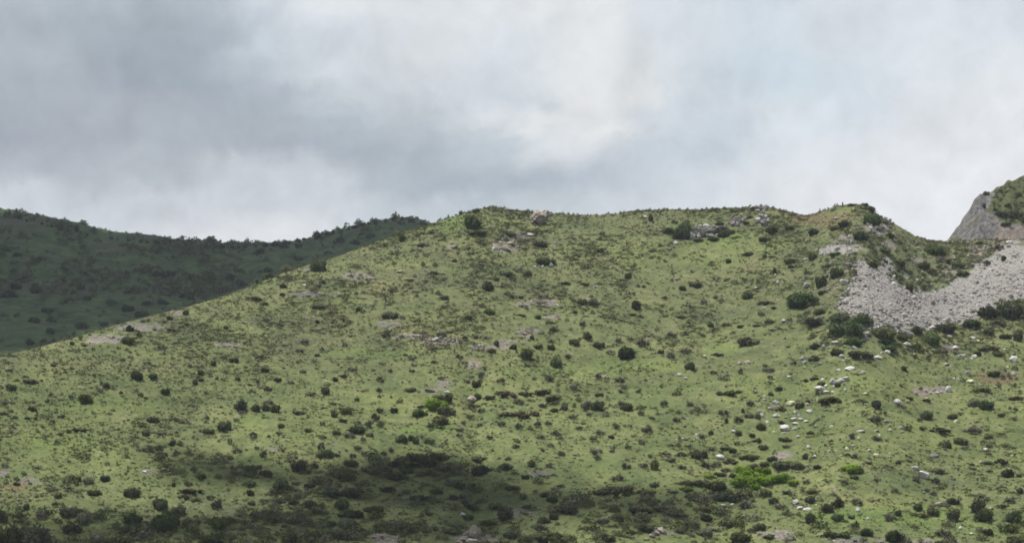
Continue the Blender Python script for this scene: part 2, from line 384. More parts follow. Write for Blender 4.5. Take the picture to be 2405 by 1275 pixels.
def mat_peak():
    m, N, out = new_mat('peak_rock')
    g = N.n('ShaderNodeNewGeometry'); P = g.outputs['Position']
    mp = N.n('ShaderNodeMapping'); mp.inputs['Scale'].default_value = (0.7, 0.7, 0.16); mp.inputs['Rotation'].default_value = (0, 0.5, 0)
    N.l(P, mp.inputs['Vector'])
    st = N.noise(mp.outputs[0], 1.2, 6, 0.65).outputs[0]
    n2 = N.noise(P, 0.35, 5, 0.65).outputs[0]; n3 = N.noise(P, 1.5, 4, 0.7).outputs[0]
    rock = N.ramp(st, [(0.32, (0.034, 0.033, 0.032)), (0.42, (0.088, 0.085, 0.083)), (0.54, (0.130, 0.125, 0.121)), (0.70, (0.205, 0.198, 0.190))])
    warm = N.ramp(n3, [(0.3, (0.085, 0.075, 0.066)), (0.5, (0.185, 0.150, 0.125)), (0.7, (0.24, 0.205, 0.18))])
    rock = N.mix(N.math('MULTIPLY', attr(N, 'warm'), N.smooth(n2, 0.3, 0.6)), rock, warm)
    grass = N.ramp(n3, [(0.3, (0.048, 0.057, 0.023)), (0.55, (0.080, 0.090, 0.036)), (0.75, (0.115, 0.118, 0.052))])
    gf = N.smooth(N.math('ADD', attr(N, 'grass'), N.math('MULTIPLY', N.math('SUBTRACT', n3, 0.5), 0.9)), 0.35, 0.65)
    c = N.mix(gf, rock, grass)
    h = N.math('ADD', st, N.math('MULTIPLY', n3, 0.5))
    principled(N, out, c, 0.92, (h, 1.0, 1.1), 0.12)
    return m
def mat_flat():
    m, N, out = new_mat('plain_grass')
    P = N.n('ShaderNodeNewGeometry').outputs['Position']
    n = N.noise(P, 0.06, 8, 0.6).outputs[0]
    c = N.ramp(n, [(0.3, (0.05, 0.065, 0.022)), (0.5, (0.09, 0.105, 0.038)), (0.7, (0.14, 0.13, 0.07))])
    principled(N, out, c, 0.95, None, 0.05); return m
def mat_leaf(name, stops, transl=0.22, scale=1.6, rnd=0.5, vary=1.0):
    m, N, out = new_mat(name)
    P = N.n('ShaderNodeNewGeometry').outputs['Position']
    oi = N.n('ShaderNodeObjectInfo')
    n = N.noise(P, scale, 3, 0.7).outputs[0]
    f = N.math('ADD', n, N.math('MULTIPLY', N.math('SUBTRACT', oi.outputs['Random'], 0.5), rnd * 0.5))
    c = N.ramp(f, stops)
    hs = N.n('ShaderNodeHueSaturation'); N.l(c, hs.inputs['Color'])
    w = N.n('ShaderNodeTexWhiteNoise', noise_dimensions='1D'); N.l(oi.outputs['Random'], w.inputs['W'])
    ws = N.n('ShaderNodeSeparateColor'); N.l(w.outputs['Color'], ws.inputs[0])
    N.l(N.math('ADD', N.math('MULTIPLY', ws.outputs[0], 0.085 * vary), 0.5 - 0.055 * vary), hs.inputs['Hue'])
    N.l(N.math('ADD', N.math('MULTIPLY', ws.outputs[1], 0.55 * vary), 1 - 0.40 * vary), hs.inputs['Saturation'])
    N.l(N.math('ADD', N.math('MULTIPLY', ws.outputs[2], 0.75 * vary), 1 - 0.28 * vary), hs.inputs['Value'])
    c = hs.outputs['Color']
    d = N.n('ShaderNodeBsdfDiffuse'); N.l(c, d.inputs['Color'])
    tr = N.n('ShaderNodeBsdfTranslucent')
    N.l(N.mix(1.0, c, (1.15, 1.2, 0.7, 1), 'MULTIPLY'), tr.inputs['Color'])
    ms = N.n('ShaderNodeMixShader'); ms.inputs[0].default_value = transl
    N.l(d.outputs[0], ms.inputs[1]); N.l(tr.outputs[0], ms.inputs[2]); N.l(ms.outputs[0], out.inputs['Surface'])
    return m
def mat_tint(name, stops, transl=0.15):
    """for masses: each plant or stone carries its own tint number"""
    m, N, out = new_mat(name)
    c = N.ramp(attr(N, 'tint'), stops)
    d = N.n('ShaderNodeBsdfDiffuse'); N.l(c, d.inputs['Color'])
    if transl <= 0: N.l(d.outputs[0], out.inputs['Surface']); return m
    tr = N.n('ShaderNodeBsdfTranslucent'); N.l(c, tr.inputs['Color'])
    ms = N.n('ShaderNodeMixShader'); ms.inputs[0].default_value = transl
    N.l(d.outputs[0], ms.inputs[1]); N.l(tr.outputs[0], ms.inputs[2]); N.l(ms.outputs[0], out.inputs['Surface'])
    return m
def mat_rock(name, a, b, c2):
    m, N, out = new_mat(name)
    tc = N.n('ShaderNodeTexCoord'); oi = N.n('ShaderNodeObjectInfo')
    P = N.n('ShaderNodeNewGeometry').outputs['Position']
    n = N.noise(P, 1.6, 5, 0.7).outputs[0]; n2 = N.noise(P, 4.5, 4, 0.7).outputs[0]
    f = N.math('ADD', n, N.math('MULTIPLY', N.math('SUBTRACT', oi.outputs['Random'], 0.5), 0.22))
    c = N.ramp(f, [(0.28, a), (0.46, b), (0.68, c2)])
    principled(N, out, c, 0.9, (n2, 0.7, 0.12), 0.2)
    return m
def mat_wood():
    m, N, out = new_mat('bark')
    P = N.n('ShaderNodeNewGeometry').outputs['Position']
    c = N.ramp(N.noise(P, 6, 4, 0.7).outputs[0], [(0.3, (0.022, 0.019, 0.016)), (0.7, (0.075, 0.066, 0.056))])
    principled(N, out, c, 0.9, None, 0.1); return m
def mat_cloud():
    m, N, out = new_mat('cloud_white')
    principled(N, out, (0.8, 0.8, 0.8, 1), 1.0, None, 0.0); return m
M_HILL, M_FAR, M_PEAK, M_FLAT, M_BARK, M_CLOUD = mat_hill(), mat_far(), mat_peak(), mat_flat(), mat_wood(), mat_cloud()
LEAF = {
 'D': mat_leaf('leaf_dark', [(0.30, (0.024, 0.034, 0.014)), (0.50, (0.050, 0.066, 0.027)), (0.68, (0.088, 0.106, 0.044))], 0.28),
 'G': mat_leaf('leaf_grey', [(0.30, (0.050, 0.050, 0.038)), (0.50, (0.090, 0.088, 0.066)), (0.70, (0.145, 0.140, 0.105))], 0.28),
 'O': mat_leaf('leaf_olive', [(0.30, (0.048, 0.048, 0.021)), (0.50, (0.084, 0.081, 0.035)), (0.70, (0.124, 0.120, 0.054))], 0.28),
 'P': mat_leaf('leaf_pale', [(0.30, (0.066, 0.078, 0.045)), (0.50, (0.110, 0.126, 0.074)), (0.70, (0.165, 0.176, 0.108))], 0.28),
 'B': mat_leaf('leaf_bright', [(0.30, (0.060, 0.105, 0.012)), (0.50, (0.130, 0.205, 0.020)), (0.70, (0.190, 0.265, 0.036))], 0.34, vary=0.15),
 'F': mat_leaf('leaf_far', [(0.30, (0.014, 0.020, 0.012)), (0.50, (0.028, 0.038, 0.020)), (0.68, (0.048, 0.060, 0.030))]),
}
ROCKM = {
 'W': mat_rock('rock_white', (0.20, 0.19, 0.175), (0.38, 0.365, 0.345), (0.48, 0.465, 0.445)),
 'Y': mat_rock('rock_yellowish', (0.20, 0.20, 0.12), (0.36, 0.36, 0.21), (0.45, 0.45, 0.29)),
 'T': mat_rock('rock_tan', (0.13, 0.11, 0.09), (0.24, 0.205, 0.17), (0.34, 0.30, 0.26)),
 'X': mat_rock('rock_dark', (0.030, 0.028, 0.025), (0.062, 0.058, 0.052), (0.13, 0.122, 0.11)),
 'K': mat_rock('rock_grey', (0.09, 0.084, 0.077), (0.21, 0.20, 0.185), (0.38, 0.36, 0.335)),
}

# ------------------------------------------------------------------ ground, hills, clouds
me = mesh_from('ground', [(-4000,-600,0),(4000,-600,0),(4000,7000,0),(-4000,7000,0)], np.array([[0,1,2,3]]), 4, M_FLAT, False)
tag(link('ground', me), kind='structure')

def masksA(P, R, X, D):
    j = 0.55 * fbm(X / 4.0, D / 8.0, 5, 71, 0.65); j2 = 0.9 * fbm(X / 1.6, D / 3.2, 3, 73)
    k = 24 * fbm(X / 4.0, D / 6.0, 5, 77, 0.65)
    sc = np.maximum(inpoly(P + k, R + 0.7 * k, SCREE), inpoly(P + k, R + 0.5 * k, SCREE2)).astype(float)
    sc = np.maximum(sc, 0.8 * inpoly(P + k, R + 0.5 * k, SCREE3))
    ochre = blob(P, R, [(1930,520,40,16),(1870,512,24,12),(1970,512,40,9),(2352,886,50,16),(30,1143,40,10),(2330,880,40,12,.7)], j)
    return {'soil': 0.80 * blob(P, R, SOIL, 1.1 * j + 0.7 * j2), 'dry': np.maximum(0.8 * blob(P, R, DRY, j), 0.55 * (1 - sstep(R, 660, 860))), 'lush': np.maximum(blob(P, R, LUSH, j), 0.45 * sstep(R, 820, 930) * (0.6 + 0.8 * j)), 'scree': sc, 'ochre': ochre}
pxA = np.concatenate([np.arange(-1400, -60, 14.0), np.arange(-60, 2466, 3.6), np.arange(2466, 3800, 14.0)])
DRc = depthA(pxA)
rowsD = [np.full(len(pxA), d) for d in np.linspace(160, D0A, 12, endpoint=False)]
rowsD += [D0A + (DRc - D0A) * q for q in np.linspace(0, 1, 400)]
rowsD += [DRc + q for q in np.linspace(1, 12, 14)] + [DRc + q for q in np.linspace(16, 130, 16)]
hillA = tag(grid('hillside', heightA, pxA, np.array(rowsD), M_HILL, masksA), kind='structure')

pxB = np.concatenate([np.arange(-1700, -60, 20.0), np.arange(-60, 1100, 5.0), np.arange(1100, 1900, 20.0)])
rowsD = [np.full(len(pxB), d) for d in np.linspace(400, D0B, 20, endpoint=False)] + [np.full(len(pxB), d) for d in np.linspace(D0B, DRB, 170)] \
      + [np.full(len(pxB), d) for d in np.linspace(DRB + 2, 1000, 30)]
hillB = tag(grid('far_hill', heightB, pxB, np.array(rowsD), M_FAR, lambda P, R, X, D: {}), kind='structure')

def masksC(P, R, X, D):
    j = 14 * fbm(X / 4, D / 4, 4, 81, 0.65)
    gr = inpoly(P + j, R + j, [(2338,440),(2326,470),(2320,494),(2326,503),(2346,500),(2348,522),(2380,530),(2700,560),(2900,300),(2400,380)]).astype(float)
    gr = np.maximum(gr, 0.75 * inpoly(P + j, R + j, [(2275,528),(2296,506),(2302,512),(2284,534),(2262,548)]))
    gr = np.maximum(gr, inpoly(P + j, R + j, [(2215,575),(2232,556),(2255,558),(2262,585),(2215,590)]))
    wm = inpoly(P + j, R + j, [(2330,600),(2336,540),(2360,528),(2420,528),(2800,560),(2800,640)]).astype(float)
    return {'grass': gr, 'warm': wm}
pxC = np.concatenate([np.arange(2120, 2470, 2.6), np.arange(2470, 3500, 14.0)])
DRc = depthC(pxC)
rowsD = [np.full(len(pxC), d) for d in np.linspace(440, D0C, 12, endpoint=False)] + [D0C + (DRc - D0C) * q for q in np.linspace(0, 1, 130)] + [DRc + q for q in np.linspace(1, 60, 16)]
hillC = tag(grid('rock_peak', heightC, pxC, np.array(rowsD), M_PEAK, masksC), kind='structure')

def ico(sub):
    import bmesh
    bm = bmesh.new(); bmesh.ops.create_icosphere(bm, subdivisions=sub, radius=1.0)
    V = np.array([v.co[:] for v in bm.verts]); F = np.array([[v.index for v in f.verts] for f in bm.faces]); bm.free()
    return V, F
ICO1, ICO2, ICO3 = ico(1), ico(2), ico(3)

CLOUD_H = 1350.0
def cloud(blobs, hill, seed):
    """a low cumulus that stands between the sun and the shaded ground"""
    VV = []; FF = []; off = 0; rs = np.random.RandomState(seed)
    for (px, py, rx, ry) in blobs:
        p = np.array(at(px, py, hill)); a = np.array(at(px, py + ry, hill)); b = np.array(at(px, py - ry, hill))
        rX = rx * p[1] / FPX; rY = max(4.0, 0.5 * (b[1] - a[1])); mid = 0.5 * (a + b); mid[0] = p[0]
        c = mid + SUN_DIR * ((CLOUD_H - mid[2]) / SUN_DIR[2])
        V, F = ICO3
        n = 1 + 0.22 * fbm(V[:, 0] * 2.3 + seed + off, V[:, 1] * 2.3 + V[:, 2] * 3.1, 3, seed)
        Q = V * n[:, None] * np.array([rX, rY, min(rX, rY) * 0.45]); Q[:, 2] = np.where(Q[:, 2] < 0, Q[:, 2] * 0.5, Q[:, 2])
        VV.append(Q + c); FF.append(F + off); off += len(V)
    me = mesh_from('cloud', np.concatenate(VV), np.concatenate(FF), 3, M_CLOUD)
    return tag(link('cloud', me), kind='structure')
cloud([(400,1074,44,9),(450,1092,50,14),(540,1098,64,18),(500,1122,40,8),(610,1128,74,24),(720,1112,56,22),(800,1124,80,34),(880,1108,70,36),(960,1120,110,56),(1060,1128,100,52),(1160,1140,84,46),(1230,1160,50,26),(900,1180,120,30),(1040,1205,150,34),(1180,1205,90,26),(760,1206,110,22),(1290,1188,60,14),(1390,1184,80,20),(1480,1168,70,16),(1560,1190,60,16),(1640,1205,60,14),(1690,1165,40,8),(1340,1132,40,8),(620,1235,90,20),(480,1248,150,34),(300,1248,150,32),(120,1262,160,32),(760,1262,120,24),(960,1264,150,26),(1150,1262,110,22),(1500,1226,70,16)], 'A', 5)
cloud([(-700,820,500,60),(-500,600,420,190),(-150,640,260,170),(60,620,240,130),(260,650,230,110),(420,650,220,90),(600,640,220,80),(780,600,200,70),(930,570,180,60),(1100,600,160,60),(300,760,120,30),(450,745,120,40),(150,720,160,60),(-60,750,200,60),(-70,806,100,26),(70,790,40,14),(110,790,120,24),(30,812,80,20)], 'B', 9)

# ------------------------------------------------------------------ plants and stones: shapes
def quads(C, Nn, S, rs, asp=0.75):
    """leaf faces: centres, normals, sizes -> vertices and faces"""
    n = len(C); r = rs.normal(size=(n, 3))
    Nn = Nn / (np.linalg.norm(Nn, axis=1, keepdims=True) + 1e-9)
    T = np.cross(Nn, r); T /= (np.linalg.norm(T, axis=1, keepdims=True) + 1e-9); B = np.cross(Nn, T)
    S = S[:, None]; a = T * S; b = B * S * asp
    V = np.stack([C - a, C - b * 0.8, C + a, C + b * 0.8], 1).reshape(-1, 3)
    F = np.arange(4 * n).reshape(n, 4)
    return V, F
def tube(pts, rad, seg=5):
    pts = [np.array(p, float) for p in pts]; V = []; F = []
    for k, p in enumerate(pts):
        d = pts[min(k + 1, len(pts) - 1)] - pts[max(k - 1, 0)]; d /= (np.linalg.norm(d) + 1e-9)
        r = np.cross(d, [0.3, 0.9, 0.2]); r /= np.linalg.norm(r); q = np.cross(d, r)
        for s in range(seg):
            t = 2 * math.pi * s / seg; V.append(p + rad[k] * (math.cos(t) * r + math.sin(t) * q))
    for k in range(len(pts) - 1):
        for s in range(seg):
            a = k * seg + s; b = k * seg + (s + 1) % seg; F.append((a, b, b + seg, a + seg))
    return np.array(V), np.array(F)
def join(parts):
    """parts: (verts, faces) with mixed face sizes -> verts, list of face arrays"""
    VV = []; by = {}; off = 0
    for V, F in parts:
        VV.append(V); by.setdefault(F.shape[1], []).append(F + off); off += len(V)
    return np.concatenate(VV), [np.concatenate(v) for v in by.values()]

def foliage(kind, seed):
    rs = np.random.RandomState(seed * 13 + ord(kind)); parts = []
    if kind in 'DBPF':
        nb = rs.randint(9, 14); cs = []
        for k in range(nb):
            t = rs.uniform(0, 6.283); r = 0.66 * math.sqrt(rs.uniform(0, 1)); br = rs.uniform(0.27, 0.42)
            z = 0.28 + (0.46 * (1 - (r / 0.75) ** 2)) * rs.uniform(0.35, 1.0)
            cs.append((r * math.cos(t), r * math.sin(t), z, br))
        nl = {'D': 62, 'B': 60, 'P': 52, 'F': 44}[kind]; ls = 0.085
    elif kind == 'O':
        nb = 20; cs = []
        for k in range(nb):
            t = rs.uniform(0, 6.283); r = 0.80 * math.sqrt(rs.uniform(0, 1)); br = rs.uniform(0.16, 0.30)
            cs.append((r * math.cos(t), r * math.sin(t), 0.12 + 0.62 * (1 - r * r) * rs.uniform(0.55, 1.1), br))
        nl = 40; ls = 0.07
    else:
        nb = rs.randint(9, 13); cs = []
        for k in range(nb):
            t = rs.uniform(0, 6.283); r = 0.72 * math.sqrt(rs.uniform(0, 1)); br = rs.uniform(0.18, 0.34)
            cs.append((r * math.cos(t), r * math.sin(t), 0.26 + 0.5 * (1 - (r / 0.85) ** 2) * rs.uniform(0.3, 1.0), br))
        nl = 42; ls = 0.068
    for (x, y, z, br) in cs:
        bz = br * (1.0 if kind != 'O' else 0.9)
        d = rs.normal(size=(nl, 3)); d /= np.linalg.norm(d, axis=1, keepdims=True)
        d[:, 2] = np.abs(d[:, 2]) * np.where(rs.uniform(size=nl) < 0.25, -1, 1)
        lo, hi = (0.78, 1.12) if kind != 'G' else (0.45, 1.25)
        q = d * rs.uniform(lo, hi, size=(nl, 1))
        Cc = np.array([x, y, z]) + q * np.array([br, br, bz])
        Cc[:, 2] = np.maximum(Cc[:, 2], 0.0)
        V, F = quads(Cc, d + 0.55 * rs.normal(size=(nl, 3)), ls * rs.uniform(0.6, 1.35, nl), rs); parts.append((V, F))
        if kind != 'G' or rs.uniform() < 0.45:
            V, F = ICO1; kk = 0.80 if kind != 'G' else 0.6
            n = 1 + 0.25 * rs.uniform(-1, 1, len(V))
            parts.append((np.array([x, y, z]) + V * n[:, None] * np.array([br, br, bz]) * kk, F))
        if kind != 'G' and z - bz > 0.02:      # lower skirt
            V, F = ICO1; parts.append((np.array([x * .8, y * .8, z * 0.45]) + V * np.array([br * .7, br * .7, z * 0.5]), F))
    if kind == 'G':
        for k in range(16):
            t = rs.uniform(0, 6.283); r = rs.uniform(0.3, 0.9); h = rs.uniform(0.4, 0.98) * (1.15 - 0.5 * r)
            V, F = tube([(0.1 * math.cos(t), 0.1 * math.sin(t), 0), (r * .55 * math.cos(t), r * .55 * math.sin(t), h * .6), (r * math.cos(t + .2), r * math.sin(t + .2), h)], [0.022, 0.015, 0.006], 3)
            parts.append((V, F))
    V, F = join(parts)
    return mesh_from('foliage', V, F, 0, LEAF[kind], False)
def stems_mesh(seed):
    rs = np.random.RandomState(seed + 900); parts = []
    for k in range(6):
        t = k * 1.047 + rs.uniform(-.3, .3); r = rs.uniform(0.35, 0.6); h = rs.uniform(0.5, 0.75)
        parts.append(tube([(0.06 * math.cos(t), 0.06 * math.sin(t), -0.06), (r * .4 * math.cos(t), r * .4 * math.sin(t), h * .45), (r * math.cos(t), r * math.sin(t), h)], [0.05, 0.034, 0.014], 5))
    V, F = join(parts); return mesh_from('stems', V, F, 0, M_BARK, True)
NV = 8
FOL = {k: [foliage(k, s) for s in range(NV)] for k in 'DGOPBF'}
STEM = [stems_mesh(s) for s in range(4)]

def rock_geo(seed, V0F0=None, cuts=19, flat=0.0):
    rs = np.random.RandomState(seed + 300); V, F = V0F0 or ICO2; V = V.copy()
    V *= (1 + 0.10 * rs.uniform(-1, 1, len(V)))[:, None]
    for k in range(cuts):
        n = rs.normal(size=3); n /= np.linalg.norm(n); d = rs.uniform(0.48, 0.82)
        s = V @ n; V -= np.clip(s - d, 0, None)[:, None] * n[None, :] * 0.95
    m = np.abs(V).max(0); V /= m
    return V, F
ROCKG = [rock_geo(s) for s in range(12)]
def crag_geo(seed):
    V, F = rock_geo(seed + 50, ICO3, 16); d = V / (np.linalg.norm(V, axis=1, keepdims=True) + 1e-9)
    f = fbm(V[:, 0] * 2.2 + seed, V[:, 2] * 1.1 + V[:, 1] * 1.7, 4, seed + 5, 0.62); g = np.abs(fbm(V[:, 0] * 3.5 + V[:, 1] * 2.5, V[:, 2] * 0.9 + seed, 3, seed + 9))
    V = V + d * (0.20 * f - 0.30 * np.clip(0.16 - g, 0, 1) / 0.16 * 0.5)[:, None]
    return V / np.abs(V).max(0), F
CRAGG = [crag_geo(s) for s in range(8)]
ROCKME = {k: [mesh_from('rock', V, F, 3, ROCKM[k], False) for V, F in ROCKG] for k in 'WYT'}
for k in 'KXWT': ROCKME['c' + k] = [mesh_from('rock', V, F, 3, ROCKM[k], False) for V, F in CRAGG]

